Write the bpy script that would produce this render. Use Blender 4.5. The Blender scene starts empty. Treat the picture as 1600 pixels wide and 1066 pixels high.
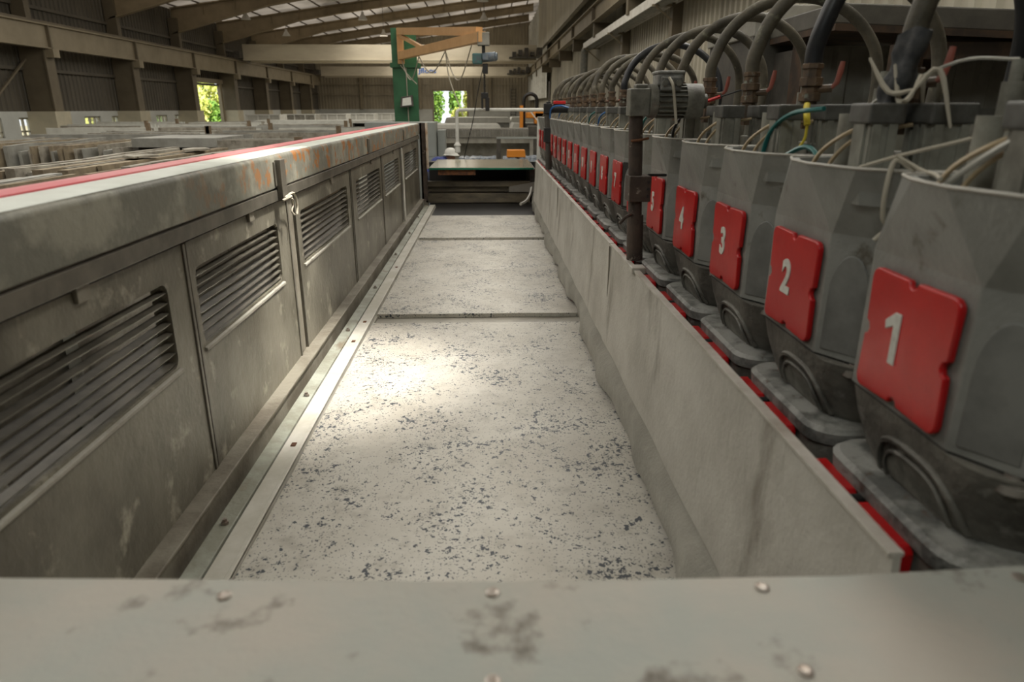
import bpy, math, random
from mathutils import Vector, Matrix
R = random.Random(7)
C = bpy.context.scene.collection
U = 2.25            # eye height over the hall floor; lengths below are given from the eye's level
sc = bpy.context.scene
# ------------------------------------------------------------------ camera, light, exposure
cd = bpy.data.cameras.new('camera'); cam = bpy.data.objects.new('camera', cd); C.objects.link(cam)
cd.sensor_width = 36; cd.lens = 36*1073/1600; cd.clip_end = 400; cd.clip_start = .05
cam.location = (0, 0, U); cam.rotation_euler = (math.radians(90-18.7), 0, math.radians(-1.87))
cd.dof.use_dof = True; cd.dof.focus_distance = 4.2; cd.dof.aperture_fstop = 2.9
sc.camera = cam
vs = sc.view_settings
vs.view_transform = 'Standard'; vs.look = 'None'; vs.gamma = 1; vs.exposure = 0.0; vs.use_curve_mapping = False
sc.cycles.use_denoising = True
sc.cycles.sample_clamp_indirect = 4
W = bpy.data.worlds.new('world'); sc.world = W; W.use_nodes = True
bg = W.node_tree.nodes['Background']; bg.inputs[0].default_value = (.92, .97, 1, 1); bg.inputs[1].default_value = 1.6
def lamp(name, kind, loc, rot=(0,0,0), energy=10, color=(1,1,1), size=1, size_y=None, spot=None):
    l = bpy.data.lights.new(name, kind); l.energy = energy; l.color = color
    if kind == 'AREA':
        l.size = size
        if size_y: l.shape = 'RECTANGLE'; l.size_y = size_y
    elif kind == 'SUN': l.angle = math.radians(1)
    else: l.shadow_soft_size = size
    if spot: l.spot_size = math.radians(spot); l.spot_blend = 1
    o = bpy.data.objects.new(name, l); C.objects.link(o)
    o.location = (loc[0], loc[1], loc[2]+U); o.rotation_euler = [math.radians(a) for a in rot]
    return o
lamp('sun', 'SUN', (0,0,30), (32, 24, 0), 9.5, (1, .95, .82))
lamp('fill_over_line', 'AREA', (3.0, 6.0, 4.7), (0,27,0), 250, (1, .965, .88), 1.0, 7)  # unseen area lamp added overhead; no skylight is built in the roof
lamp('fill_over_line', 'AREA', (-2.4, 5.2, 4.3), (0,-20,0), 62, (1, .98, .92), 1.2, 7)  # weaker unseen lamp added on the left to brighten the splash wall
lamp('rear_fill', 'AREA', (-1.3, -1.6, 3.0), (40,0,-14), 42, (.93, 1, .96), 1.8, 1.2)  # fill added behind the camera to brighten the cover plate; wall is closed
lamp('fill_over_line', 'AREA', (0.3, 18, 5.2), (0,0,0), 480, (1, .95, .86), 4, 14)  # another area lamp added under the closed roof, farther along
lamp('fill_over_racks', 'AREA', (-3.8, 6, 3.4), (0,0,0), 105, (1, .97, .9), 1.6, 6)  # unseen lamp added to brighten slab bundles and beam top
lamp('fill_over_racks', 'AREA', (-8.5, 20, 4.3), (0,12,0), 800, (1, .96, .88), 5, 26)  # unseen lamp added to brighten the rack rows and left wall
lamp('fill_far', 'AREA', (-5, 54, 4.6), (0,0,0), 1900, (1, .93, .82), 8, 34)  # area lamp added to brighten the far hall, without a skylight
lamp('slab_patch_spot', 'SPOT', (1.3, 3.45, 4.1), (0, 22.5, 0), 3300, (1, .955, .87), .16, spot=20)  # unseen spot added to make the bright patch on the nearest slab

# ------------------------------------------------------------------ materials
def M(name, c1, c2=None, sc1=4., lo=.42, hi=.62, rough=.6, metal=0., c3=None, sc3=9., lo3=.58, hi3=.66,
      st=(1,1,1), st3=(1,1,1), bump=0., bsc=40., rand=False, alpha=1., gen=None, spec=.5):
    m = bpy.data.materials.new(name); m.use_nodes = True
    nt = m.node_tree; N = nt.nodes; L = nt.links; b = N['Principled BSDF']
    b.inputs['Roughness'].default_value = rough; b.inputs['Metallic'].default_value = metal
    b.inputs['Specular IOR Level'].default_value = spec
    b.inputs['Base Color'].default_value = (*c1, 1)
    if alpha < 1: b.inputs['Alpha'].default_value = alpha
    tc = N.new('ShaderNodeTexCoord'); src = tc.outputs['Object']
    if rand:
        oi = N.new('ShaderNodeObjectInfo'); va = N.new('ShaderNodeVectorMath'); va.operation = 'ADD'
        ml = N.new('ShaderNodeVectorMath'); ml.operation = 'SCALE'; ml.inputs['Scale'].default_value = 1
        L.new(oi.outputs['Location'], ml.inputs[0])
        L.new(src, va.inputs[0]); L.new(ml.outputs[0], va.inputs[1]); src = va.outputs[0]
    def noise(s, stv, det=6):
        mp = N.new('ShaderNodeMapping'); mp.inputs['Scale'].default_value = stv; L.new(src, mp.inputs[0])
        n = N.new('ShaderNodeTexNoise'); n.inputs['Scale'].default_value = s; n.inputs['Detail'].default_value = det
        n.inputs['Roughness'].default_value = .62; L.new(mp.outputs[0], n.inputs['Vector']); return n
    def ramp(n, lo, hi):
        r = N.new('ShaderNodeMapRange'); r.inputs['From Min'].default_value = lo; r.inputs['From Max'].default_value = hi
        L.new(n, r.inputs['Value']); return r.outputs['Result']
    def mix(f, a, bcol):
        x = N.new('ShaderNodeMix'); x.data_type = 'RGBA'; L.new(f, x.inputs['Factor'])
        if isinstance(a, tuple): x.inputs[6].default_value = (*a, 1)
        else: L.new(a, x.inputs[6])
        if isinstance(bcol, tuple): x.inputs[7].default_value = (*bcol, 1)
        else: L.new(bcol, x.inputs[7])
        return x.outputs[2]
    col = c1
    if c2: col = mix(ramp(noise(sc1, st).outputs['Fac'], lo, hi), col, c2)
    if c3:
        f = ramp(noise(sc3, st3).outputs['Fac'], lo3, hi3)
        if gen: f = gen(N, L, tc, f)
        col = mix(f, col, c3)
    if not isinstance(col, tuple): L.new(col, b.inputs['Base Color'])
    if bump:
        bp = N.new('ShaderNodeBump'); bp.inputs['Strength'].default_value = bump; bp.inputs['Distance'].default_value = .01
        L.new(noise(bsc, st, 5).outputs['Fac'], bp.inputs['Height']); L.new(bp.outputs[0], b.inputs['Normal'])
    return m
def ygate(lo, hi, k=1.0, add=0.):
    """stains only along a stretch of the object's own length (local y)"""
    def g(N, L, tc, f):
        s = N.new('ShaderNodeSeparateXYZ'); L.new(tc.outputs['Object'], s.inputs[0])
        r = N.new('ShaderNodeMapRange'); r.inputs['From Min'].default_value = lo; r.inputs['From Max'].default_value = hi
        L.new(s.outputs['Y'], r.inputs['Value'])
        mu = N.new('ShaderNodeMath'); mu.operation = 'MULTIPLY'; L.new(r.outputs[0], mu.inputs[0]); L.new(f, mu.inputs[1])
        return mu.outputs[0]
    return g
m = {}
m['hood'] = M('grey hood paint', (.26,.26,.24), (.17,.17,.155), 5, .4,.7, .40, c3=(.10,.085,.065), sc3=11, lo3=.62, hi3=.72, bump=.25, bsc=60, rand=True)
m['casing'] = M('dirty motor casing', (.175,.165,.14), (.065,.06,.05), 7, .4,.65, .5, c3=(.27,.26,.23), sc3=14, lo3=.58, hi3=.7, bump=.5, bsc=45, rand=True)
m['flange'] = M('worn blue grey flange', (.30,.295,.27), (.11,.11,.10), 11, .42,.58, .5, c3=(.1,.07,.05), sc3=22, lo3=.62, hi3=.68, bump=.5, bsc=60, rand=True)
m['shield'] = M('dark grey flank', (.20,.20,.185), (.13,.13,.12), 8, .4,.65, .5, rand=True)
m['clad2'] = M('back wall cladding', (.36,.315,.23), (.27,.235,.17), .6, .4,.65, .65, st=(1,1,.4))
m['plinth'] = M('stained plinth', (.50,.45,.33), (.38,.35,.27), .9, .4,.7, .9)
m['red'] = M('red plate plastic', (.44,.005,.007), (.54,.012,.012), 6, .45,.7, .28, c3=(.13,.02,.015), sc3=26, lo3=.70, hi3=.76, bump=.1, bsc=18, rand=True)
m['digit'] = M('worn white paint', (.62,.62,.56), (.45,.42,.38), 30, .5,.7, .6)
m['alu'] = M('oxidised cylinder body', (.29,.285,.24), (.15,.142,.118), 9, .4,.65, .45, .0, c3=(.09,.075,.05), sc3=12, lo3=.6, hi3=.7, st3=(1,1,.25), rand=True)
m['cap'] = M('dark cylinder cap', (.12,.118,.108), (.06,.058,.05), 10, .4,.6, .5, .0, rand=True)
m['rustfit'] = M('rusty brass fitting', (.16,.10,.055), (.07,.05,.035), 18, .4,.6, .6, c3=(.25,.27,.22), sc3=24, lo3=.6, hi3=.66, rand=True)
m['hose'] = M('dusty water hose', (.125,.108,.075), (.055,.048,.034), 8, .4,.65, .55, c3=(.27,.26,.18), sc3=14, lo3=.6, hi3=.72, bump=.3, bsc=70, rand=True)
m['hoseb'] = M('black water hose', (.018,.019,.022), (.04,.04,.038), 10, .5,.7, .4)
m['handle'] = M('faded red handle', (.38,.10,.07), (.3,.11,.08), 20, .4,.6, .5)
m['pinkh'] = M('faded pink handle', (.52,.24,.2), (.36,.13,.09), 20, .4,.6, .5)
m['ttan'] = M('tan air tube', (.42,.32,.19), rough=.35)
m['tgreen'] = M('green air tube', (.01,.13,.12), rough=.35)
m['tblue'] = M('blue air tube', (.02,.12,.35), rough=.35)
m['tblack'] = M('black cable', (.02,.02,.02), rough=.5)
m['tclear'] = M('cloudy air tube', (.5,.48,.42), rough=.4)
m['white'] = M('white paint', (.72,.72,.67), (.55,.54,.48), 6, .5,.8, .45)
m['yellow'] = M('yellow tape', (.75,.6,.05), rough=.4)
m['redtape'] = M('red tape', (.6,.02,.02), rough=.4)
m['cloth'] = M('black rag', (.035,.037,.04), (.07,.07,.07), 20, rough=.85, bump=.5)
m['trough'] = M('slurry coated steel plate', (.50,.48,.43), (.37,.35,.305), 3.2, .38,.66, .5, c3=(.19,.17,.135), sc3=2.6, lo3=.58, hi3=.74, st3=(1,1.6,.5), bump=.45, bsc=46)
m['curtain'] = M('slurry coated rubber skirt', (.35,.335,.29), (.25,.24,.205), 4, .4,.65, .45, c3=(.38,.36,.31), sc3=7, lo3=.6, hi3=.8, bump=.5, bsc=60)
m['edge'] = M('pale worn edge and rim highlight', (.52,.50,.45), (.34,.31,.26), 8, .4,.7, .5, c3=(.2,.1,.05), sc3=16, lo3=.68, hi3=.72)
m['lip'] = M('concrete smeared cover plate', (.36,.37,.33), (.42,.385,.33), 3.0, .4,.62, .6, c3=(.15,.13,.105), sc3=9, lo3=.58, hi3=.70, bump=.3, bsc=25)
m['bolt'] = M('bolt steel', (.3,.24,.2), (.45,.42,.38), 30, .4,.6, .4, .6)
m['slab'] = None
m['slabedge'] = M('cut stone edge', (.4,.385,.35), (.2,.19,.17), 30, .45,.6, .6)
m['belt'] = M('slurry covered belt', (.36,.335,.285), (.28,.26,.22), 6, .4,.6, .45, bump=.15)
m['panel'] = M('stained steel guard', (.20,.185,.145), (.105,.095,.07), 3.0, .38,.64, .33, .1, c3=(.36,.335,.265), sc3=7, lo3=.58, hi3=.68, st=(1,1,.8), st3=(1,1,.9), bump=.35, bsc=28, rand=True)
m['slat'] = M('louvre steel', (.18,.165,.135), (.10,.092,.075), 6, .4,.6, .35, .3)
m['sill'] = M('caked louvre sill', (.40,.385,.33), (.27,.25,.21), 6, .4,.7, .6, bump=.3)
m['railp'] = M('pale green grey channel', (.36,.375,.32), (.24,.24,.19), 6, .4,.6, .5, c3=(.2,.17,.12), sc3=7, lo3=.6, hi3=.7, st3=(1,.3,1), bump=.3)
m['strip'] = M('bright aluminium strip', (.62,.60,.54), (.5,.48,.41), 5, .4,.6, .4)
m['curb'] = M('brown channel', (.25,.23,.185), (.15,.13,.1), 5, .4,.6, .5, bump=.3)
m['beam'] = M('flaking grey beam paint', (.175,.172,.14), (.29,.28,.225), 4.0, .50,.60, .5, c3=(.33,.135,.035), sc3=12, lo3=.545, hi3=.60, bump=.5, bsc=20, gen=ygate(-3.4,-2.2))
m['beamtop'] = M('pale beam top', (.66,.69,.62), (.52,.54,.47), 6, .4,.7, .45, bump=.1)
m['pink'] = M('red painted edge', (.72,.25,.25), (.68,.08,.10), 3, .4,.66, .45, c3=(.3,.2,.15), sc3=15, lo3=.68, hi3=.72, st=(1,.3,1))
m['rustpost'] = M('rusty post', (.085,.06,.045), (.05,.036,.028), 10, .4,.6, .8, c3=(.35,.3,.24), sc3=16, lo3=.62, hi3=.68, bump=.4)
m['rust'] = M('rust', (.2,.08,.03), (.09,.04,.02), 18, .4,.6, .85, bump=.4)
m['palepost'] = M('pale edge of rusty post', (.6,.52,.42), (.4,.24,.14), 12, .45,.65, .7)
m['dark'] = M('dark steel', (.055,.05,.042), (.09,.08,.065), 6, .4,.6, .6)
m['dirty'] = M('dirty chamber plate', (.21,.175,.115), (.10,.085,.06), 5, .4,.6, .6, st=(.4,1,1.6))
m['glass'] = M('dirty glass top', (.38,.34,.26), (.28,.26,.2), 5, .4,.6, .15)
m['greenedge'] = M('green edge', (.01,.16,.09), rough=.2)
m['motor'] = M('grey motor paint', (.19,.185,.155), (.09,.085,.068), 14, .4,.6, .5, bump=.3)
m['blackm'] = M('black housing', (.018,.017,.016), rough=.5)
m['green'] = M('green column paint', (.045,.17,.075), (.03,.11,.05), 3, .4,.7, .45)
m['orange'] = M('pale orange paint', (.78,.47,.21), (.68,.38,.16), 3, .4,.7, .45)
m['orangeb'] = M('bright orange paint', (.72,.25,.02), rough=.5)
m['teal'] = M('teal hoist paint', (.06,.2,.19), (.1,.13,.14), 12, .4,.6, .4)
m['steelblue'] = M('blue grey motor', (.12,.17,.22), (.2,.22,.24), 12, .4,.6, .4)
m['cabinet'] = M('grey cabinet paint', (.36,.385,.36), (.3,.32,.3), 2, .4,.7, .5)
m['machine'] = M('dusty machine casing', (.36,.345,.30), (.24,.23,.19), 4, .4,.65, .6)
m['bellow'] = M('grey bellows', (.2,.205,.185), (.28,.27,.23), 12, rough=.7)
m['film'] = M('wrapped film', (.42,.48,.55), (.16,.18,.22), 22, .45,.6, .2)
m['crane'] = M('cream crane paint', (.62,.56,.43), (.52,.46,.35), 2, .4,.7, .5, st=(.3,1,1))
m['girder'] = M('brown beige girder paint', (.27,.225,.15), (.20,.165,.105), 1.2, .4,.7, .6)
m['column'] = M('brown column paint', (.15,.122,.078), (.10,.08,.052), .8, .4,.7, .65)
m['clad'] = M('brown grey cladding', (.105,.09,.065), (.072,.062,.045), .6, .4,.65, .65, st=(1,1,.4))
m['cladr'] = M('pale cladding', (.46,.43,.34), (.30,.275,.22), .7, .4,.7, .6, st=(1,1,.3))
m['mason'] = M('grey whitewashed masonry', (.55,.56,.52), (.45,.455,.42), .9, .4,.7, .9)
m['floor'] = M('dusty concrete floor', (.24,.225,.19), (.16,.15,.125), .5, .4,.65, .8)
m['rafter'] = M('brown beige rafter', (.30,.235,.145), (.22,.175,.105), 1.5, .4,.7, .6)
m['purlin'] = M('dark purlin', (.10,.075,.05), rough=.7)
m['raw'] = M('raw slab edge', (.40,.37,.31), (.22,.20,.16), 5, .4,.62, .85, c3=(.13,.11,.08), sc3=6, lo3=.6, hi3=.68, bump=.4, rand=True)
m['raw2'] = M('brown slab edge', (.33,.27,.18), (.2,.16,.11), 5, .4,.62, .85, bump=.4, rand=True)
m['raw3'] = M('grey slab', (.36,.355,.32), (.25,.245,.215), 3, .4,.62, .7, rand=True)
m['wood'] = M('timber stake', (.22,.16,.10), (.14,.1,.06), 8, .4,.6, .8)
m['foil'] = M('dusty white sheet', (.62,.62,.56), (.48,.47,.42), 3, .4,.7, .6)
m['skin'] = M('skin', (.33,.17,.11), rough=.5)
m['blue'] = M('blue work shirt', (.06,.08,.26), (.04,.06,.18), 10, rough=.85)
m['jeans'] = M('dark trousers', (.04,.045,.07), rough=.85)
m['string'] = M('pale twine', (.45,.41,.33), rough=.8)
m['logo'] = M('blue lettering', (.05,.13,.38), rough=.5)
m['lampm'] = M('lamp shade metal', (.62,.6,.55), rough=.4)
m['bark'] = M('bark', (.12,.08,.05), (.2,.15,.1), 6, rough=.9)
m['leafA'] = M('yellow green leaves', (.42,.50,.08), (.62,.62,.2), 1.5, .4,.6, .6)
m['leafB'] = M('green leaves', (.10,.24,.03), (.22,.36,.06), 1.5, .4,.6, .6)
m['earth'] = M('dry ground', (.42,.36,.25), (.3,.3,.15), .4, .4,.6, .9)
m['pane'] = M('window pane', (.8,.8,.75), rough=.3, alpha=.25)
m['winframe'] = M('window frame', (.4,.37,.28), rough=.6)
m['slatdark'] = M('dark louvre box', (.05,.05,.045), (.085,.08,.07), 5, rough=.6)
m['boxgrey'] = M('grey housing', (.16,.15,.125), (.10,.093,.078), 2.5, .4,.6, .6, c3=(.16,.07,.03), sc3=2.5, lo3=.64, hi3=.7)
m['rustedge'] = M('rusty housing edge', (.10,.06,.035), (.05,.035,.025), 6, .4,.6, .8)
# granite
g = bpy.data.materials.new('speckled white granite'); g.use_nodes = True; m['slab'] = g
nt = g.node_tree; N = nt.nodes; L = nt.links; b = N['Principled BSDF']; b.inputs['Roughness'].default_value = .42
tc = N.new('ShaderNodeTexCoord')
def nz(scale, det=6, st=(1,1,1), rough=.6, off=(0,0,0)):
    mp = N.new('ShaderNodeMapping'); mp.inputs['Scale'].default_value = st; mp.inputs['Location'].default_value = off
    L.new(tc.outputs['Object'], mp.inputs[0])
    n = N.new('ShaderNodeTexNoise'); n.inputs['Scale'].default_value = scale; n.inputs['Detail'].default_value = det
    n.inputs['Roughness'].default_value = rough; L.new(mp.outputs[0], n.inputs['Vector']); return n.outputs['Fac']
def mr(v, a, bb, c=0., d=1.):
    r = N.new('ShaderNodeMapRange'); r.inputs['From Min'].default_value = a; r.inputs['From Max'].default_value = bb
    r.inputs['To Min'].default_value = c; r.inputs['To Max'].default_value = d; L.new(v, r.inputs['Value']); return r.outputs[0]
def mth(op, a, bb):
    x = N.new('ShaderNodeMath'); x.operation = op
    for i, v in enumerate((a, bb)):
        if isinstance(v, (int, float)): x.inputs[i].default_value = v
        else: L.new(v, x.inputs[i])
    return x.outputs[0]
def mx(f, a, bb):
    x = N.new('ShaderNodeMix'); x.data_type = 'RGBA'; L.new(f, x.inputs['Factor'])
    for i, v in ((6, a), (7, bb)):
        if isinstance(v, tuple): x.inputs[i].default_value = (*v, 1)
        else: L.new(v, x.inputs[i])
    return x.outputs[2]
cloud = nz(2.2, 5)
dens = mr(nz(3.4, 4, off=(3, 5, 0)), .35, .68, -.085, .05)
speck = mth("ADD", nz(50, 3, (1, .9, 1), .55), dens)
fine = mth('ADD', nz(120, 2, (1, .8, 1), .5, (9, 2, 0)), mth('MULTIPLY', dens, .8))
col = mx(mr(cloud, .38, .62), (.56,.535,.475), (.46,.43,.37))
col = mx(mr(nz(14, 6), .5, .72, 0, .55), col, (.29,.265,.22))
col = mx(mr(fine, .59, .63, 0, .85), col, (.12,.12,.12))
col = mx(mr(speck, .595, .615, 0, .97), col, (.035,.045,.06))
L.new(col, b.inputs['Base Color'])
bp = N.new('ShaderNodeBump'); bp.inputs['Strength'].default_value = .12; bp.inputs['Distance'].default_value = .004
L.new(nz(30, 5), bp.inputs['Height']); L.new(bp.outputs[0], b.inputs['Normal'])
# roof sheet lets a little daylight through
rs = bpy.data.materials.new('thin roof sheet'); rs.use_nodes = True; m['roof'] = rs
nt2 = rs.node_tree; n2 = nt2.nodes
pb = n2['Principled BSDF']; pb.inputs['Base Color'].default_value = (.36,.33,.29,1); pb.inputs['Roughness'].default_value = .6
tr = n2.new('ShaderNodeBsdfTranslucent'); tr.inputs[0].default_value = (.75,.66,.58,1)
ms = n2.new('ShaderNodeMixShader')
t2 = n2.new('ShaderNodeTexCoord'); no2 = n2.new('ShaderNodeTexNoise'); no2.inputs['Scale'].default_value = .35
mr2 = n2.new('ShaderNodeMapRange'); mr2.inputs['From Min'].default_value = .35; mr2.inputs['From Max'].default_value = .7
mr2.inputs['To Min'].default_value = .03; mr2.inputs['To Max'].default_value = .16
nt2.links.new(t2.outputs['Object'], no2.inputs[0]); nt2.links.new(no2.outputs['Fac'], mr2.inputs['Value'])
nt2.links.new(mr2.outputs[0], ms.inputs[0]); nt2.links.new(pb.outputs[0], ms.inputs[1]); nt2.links.new(tr.outputs[0], ms.inputs[2])
nt2.links.new(ms.outputs[0], n2['Material Output'].inputs[0])

# ------------------------------------------------------------------ mesh helpers
def tag(o, label=None, cat=None, group=None, kind=None):
    if label: o['label'] = label
    if cat: o['category'] = cat
    if group: o['group'] = group
    if kind: o['kind'] = kind
    return o
def thing(name, label, cat, loc, group=None):
    o = bpy.data.objects.new(name, None); o.empty_display_size = .1; C.objects.link(o)
    o.location = (loc[0], loc[1], loc[2]+U)
    return tag(o, label, cat, group)
def rootloc(p):
    while p.parent: p = p.parent
    return Vector(p['at']) if 'at' in p else p.location
class MB:
    def __init__(s): s.v = []; s.f = []
    def add(s, vs, fs):
        k = len(s.v); s.v += [Vector(p) for p in vs]; s.f += [[i+k for i in f] for f in fs]; return s
    def box(s, x0, x1, y0, y1, z0, z1):
        return s.add([(x0,y0,z0),(x1,y0,z0),(x1,y1,z0),(x0,y1,z0),(x0,y0,z1),(x1,y0,z1),(x1,y1,z1),(x0,y1,z1)],
                     [(0,3,2,1),(4,5,6,7),(0,1,5,4),(1,2,6,5),(2,3,7,6),(3,0,4,7)])
    def loft(s, rings, cap=True, close=True):
        n = len(rings[0]); vs = [p for r in rings for p in r]; fs = []
        for a in range(len(rings)-1):
            for i in range(n if close else n-1):
                j = (i+1) % n; fs.append((a*n+i, a*n+j, (a+1)*n+j, (a+1)*n+i))
        if cap: fs.append(tuple(reversed(range(n)))); fs.append(tuple(range((len(rings)-1)*n, len(rings)*n)))
        return s.add(vs, fs)
    def prism(s, poly, axis, a, b):
        def P(p, t): return (t, p[0], p[1]) if axis == 'x' else ((p[0], t, p[1]) if axis == 'y' else (p[0], p[1], t))
        return s.loft([[P(p, a) for p in poly], [P(p, b) for p in poly]])
    def tube(s, pts, r, n=8, cap=True):
        pts = [Vector(p) for p in pts]; rings = []; up = None
        for i, p in enumerate(pts):
            d = (pts[min(i+1, len(pts)-1)]-pts[max(i-1, 0)]).normalized()
            if up is None: up = Vector((0,0,1)) if abs(d.z) < .9 else Vector((1,0,0))
            a = d.cross(up)
            if a.length < 1e-4: a = d.cross(Vector((0,1,0)))
            a.normalize(); bb = a.cross(d).normalized(); up = bb
            rr = r[i] if isinstance(r, (list, tuple)) else r
            rings.append([p+(a*math.cos(2*math.pi*k/n)+bb*math.sin(2*math.pi*k/n))*rr for k in range(n)])
        return s.loft(rings, cap)
    def cyl(s, p, q, r, n=12): return s.tube([p, q], r, n)
    def lathe(s, cx, cy, prof, n=16):
        return s.loft([[(cx+r*math.cos(2*math.pi*k/n), cy+r*math.sin(2*math.pi*k/n), z) for k in range(n)] for r, z in prof])
    def beam(s, p, q, w, h):
        p, q = Vector(p), Vector(q); d = (q-p).normalized(); a = d.cross(Vector((0,0,1)))
        if a.length < 1e-4: a = Vector((1,0,0))
        a.normalize(); b2 = a.cross(d)
        R1 = [[c+a*sx*w/2+b2*sz*h/2 for sx, sz in ((-1,-1),(1,-1),(1,1),(-1,1))] for c in (p, q)]
        return s.loft(R1)
    def corr(s, p0, u, v, n, pitch, dep):
        p0, u, v, n = map(Vector, (p0, u, v, n)); Lg = u.length; k = max(1, int(Lg/pitch)); ps = []
        for i in range(k):
            for t, h in ((0,0),(.5,0),(.6,1),(.9,1)):
                ps.append(p0+u*((i+t)/k)+n*dep*h)
        ps.append(p0+u)
        q = len(ps); return s.add(ps+[p+v for p in ps], [(i, i+1, q+i+1, q+i) for i in range(q-1)])
    def build(s, name, mat, parent=None, smooth=40, bevel=0, seg=2, origin=None):
        if parent: off = Vector(rootloc(parent))-Vector((0,0,U))
        else:
            xs = [p.x for p in s.v]; ys = [p.y for p in s.v]; zs = [p.z for p in s.v]
            off = Vector(origin) if origin else Vector(((min(xs)+max(xs))/2, (min(ys)+max(ys))/2, min(zs)))
        me = bpy.data.meshes.new(name); me.from_pydata([p-off for p in s.v], [], s.f); me.update()
        if isinstance(mat, (list, tuple)): [me.materials.append(x) for x in mat]
        else: me.materials.append(mat)
        if smooth:
            me.polygons.foreach_set('use_smooth', [True]*len(me.polygons)); me.set_sharp_from_angle(angle=math.radians(smooth))
        o = bpy.data.objects.new(name, me); C.objects.link(o)
        if parent: o.parent = parent
        else: o.location = off+Vector((0,0,U))
        if bevel:
            bm = o.modifiers.new('bevel', 'BEVEL'); bm.width = bevel; bm.segments = seg; bm.limit_method = 'ANGLE'; bm.harden_normals = False
        return o
def spline(P, k=6):
    P = [Vector(p) for p in P]; out = []
    Q = [P[0]*2-P[1]]+P+[P[-1]*2-P[-2]]
    for i in range(1, len(Q)-2):
        a, b_, c, d = Q[i-1:i+3]
        for j in range(k):
            t = j/k
            out.append(.5*((2*b_)+(c-a)*t+(2*a-5*b_+4*c-d)*t*t+(3*b_-a-3*c+d)*t**3))
    return out+[P[-1]]
def copy_tree(o, parent=None):
    c = o.copy(); C.objects.link(c)
    if parent: c.parent = parent
    for ch in [x for x in o.children]: copy_tree(ch, c)
    return c
def struct(o): o['kind'] = 'structure'; return o
def text_mesh(s, size, name, mat, parent, origin, xdir, ydir, ext=.002, bold=0., sx=1.):
    cu = bpy.data.curves.new(name, 'FONT'); cu.body = s; cu.size = size; cu.align_x = 'CENTER'; cu.align_y = 'CENTER'
    cu.extrude = ext; cu.offset = bold
    t = bpy.data.objects.new(name, cu); C.objects.link(t); bpy.context.view_layer.update()
    me = bpy.data.meshes.new_from_object(t.evaluated_get(bpy.context.evaluated_depsgraph_get()))
    bpy.data.objects.remove(t)
    X, Y = Vector(xdir), Vector(ydir); Z = X.cross(Y)
    off = Vector(origin)
    if parent: off = off+Vector((0,0,U))-Vector(rootloc(parent))
    for v in me.vertices: v.co = off+X*v.co.x*sx+Y*v.co.y+Z*v.co.z
    me.materials.clear(); me.materials.append(mat)
    o = bpy.data.objects.new(name, me); C.objects.link(o)
    if parent: o.parent = parent
    return o
FL = -U
# ------------------------------------------------------------------ hall
XL, XR, YB = -17.4, 4.8, 75.
struct(MB().box(XL-.3, XR+.3, -8, YB+.3, FL-.2, FL).build('floor', m['floor'], origin=(0,30,FL-.2)))
w = MB()
w.corr((XL,-8,-.1), (0,51.2,0), (0,0,6.2), (1,0,0), .3, .05)
w.corr((XL,43.2,1.5), (0,5.5,0), (0,0,4.6), (1,0,0), .3, .05)
w.corr((XL,48.7,-.1), (0,26.3,0), (0,0,6.2), (1,0,0), .3, .05)
for z in (1.35, 3.6): w.box(XL+.05, XL+.17, -8, YB, z, z+.12)
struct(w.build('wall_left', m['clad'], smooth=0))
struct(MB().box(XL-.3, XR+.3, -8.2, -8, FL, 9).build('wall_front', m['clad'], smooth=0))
# masonry base with window openings
wins = []
for y0 in (14.95, 21.6, 28.2, 34.9, ):
    wins += [(y0+3.3, y0+4.6), (y0+5.55, y0+6.45)]
segs = []; y = -8.
for a, b_ in wins: segs.append((y, a)); y = b_
segs.append((y, 43.2))
w = MB()
for a, b_ in segs: w.box(XL-.2, XL+.12, a, b_, FL, -.1)
for a, b_ in wins: w.box(XL-.2, XL+.12, a, b_, FL, -1.0).box(XL-.2, XL+.12, a, b_, -.32, -.1)
w.box(XL-.2, XL+.12, 48.7, YB, FL, -.1)
struct(w.build('wall_left_masonry', m['mason'], smooth=0))
for i, (a, b_) in enumerate(wins):
    f = MB(); x0, x1 = XL-.02, XL+.06
    for (p, q) in ((a, a+.06), (b_-.06, b_), ((a+b_)/2-.03-.12, (a+b_)/2+.03-.12), ((a+b_)/2+.25, (a+b_)/2+.31)): f.box(x0, x1, p, q, -1.0, -.32)
    f.box(x0, x1, a, b_, -.38, -.32).box(x0, x1, a, b_, -.84, -.78).box(x0, x1, a, b_, -1.0, -.95)
    fo = struct(f.build('window_%d' % (i+1), m['winframe'], smooth=0))
    MB().box(XL+.01, XL+.02, a, b_, -1., -.32).build('pane', m['pane'], fo)
# back wall with its doorway
w = MB()
w.corr((XL,YB,-.05), (11.8,0,0), (0,0,10), (0,-1,0), .3, .05)
w.corr((-5.6,YB,1.7), (3.4,0,0), (0,0,9), (0,-1,0), .3, .05)
w.corr((-2.2,YB,-.05), (7.2,0,0), (0,0,10), (0,-1,0), .3, .05)
for z in (1.3, 2.3): w.box(XL, -5.6, YB-.16, YB-.05, z, z+.14).box(-2.2, XR, YB-.16, YB-.05, z, z+.14)
struct(w.build('wall_back', m['clad2'], smooth=0))
w = MB().box(XL, -5.6, YB-.1, YB+.2, FL, -.05).box(-2.2, XR, YB-.1, YB+.2, FL, -.05)
struct(w.build('wall_back_masonry', m['mason'], smooth=0))
for x in (-12.9, -9.4, -6.9, -1.7, .2):
    o = MB().box(x-.12, x+.12, YB-.4, YB-.16, -.05, 4).build('steel_column', m['girder'], smooth=0)
    struct(o)
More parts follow.
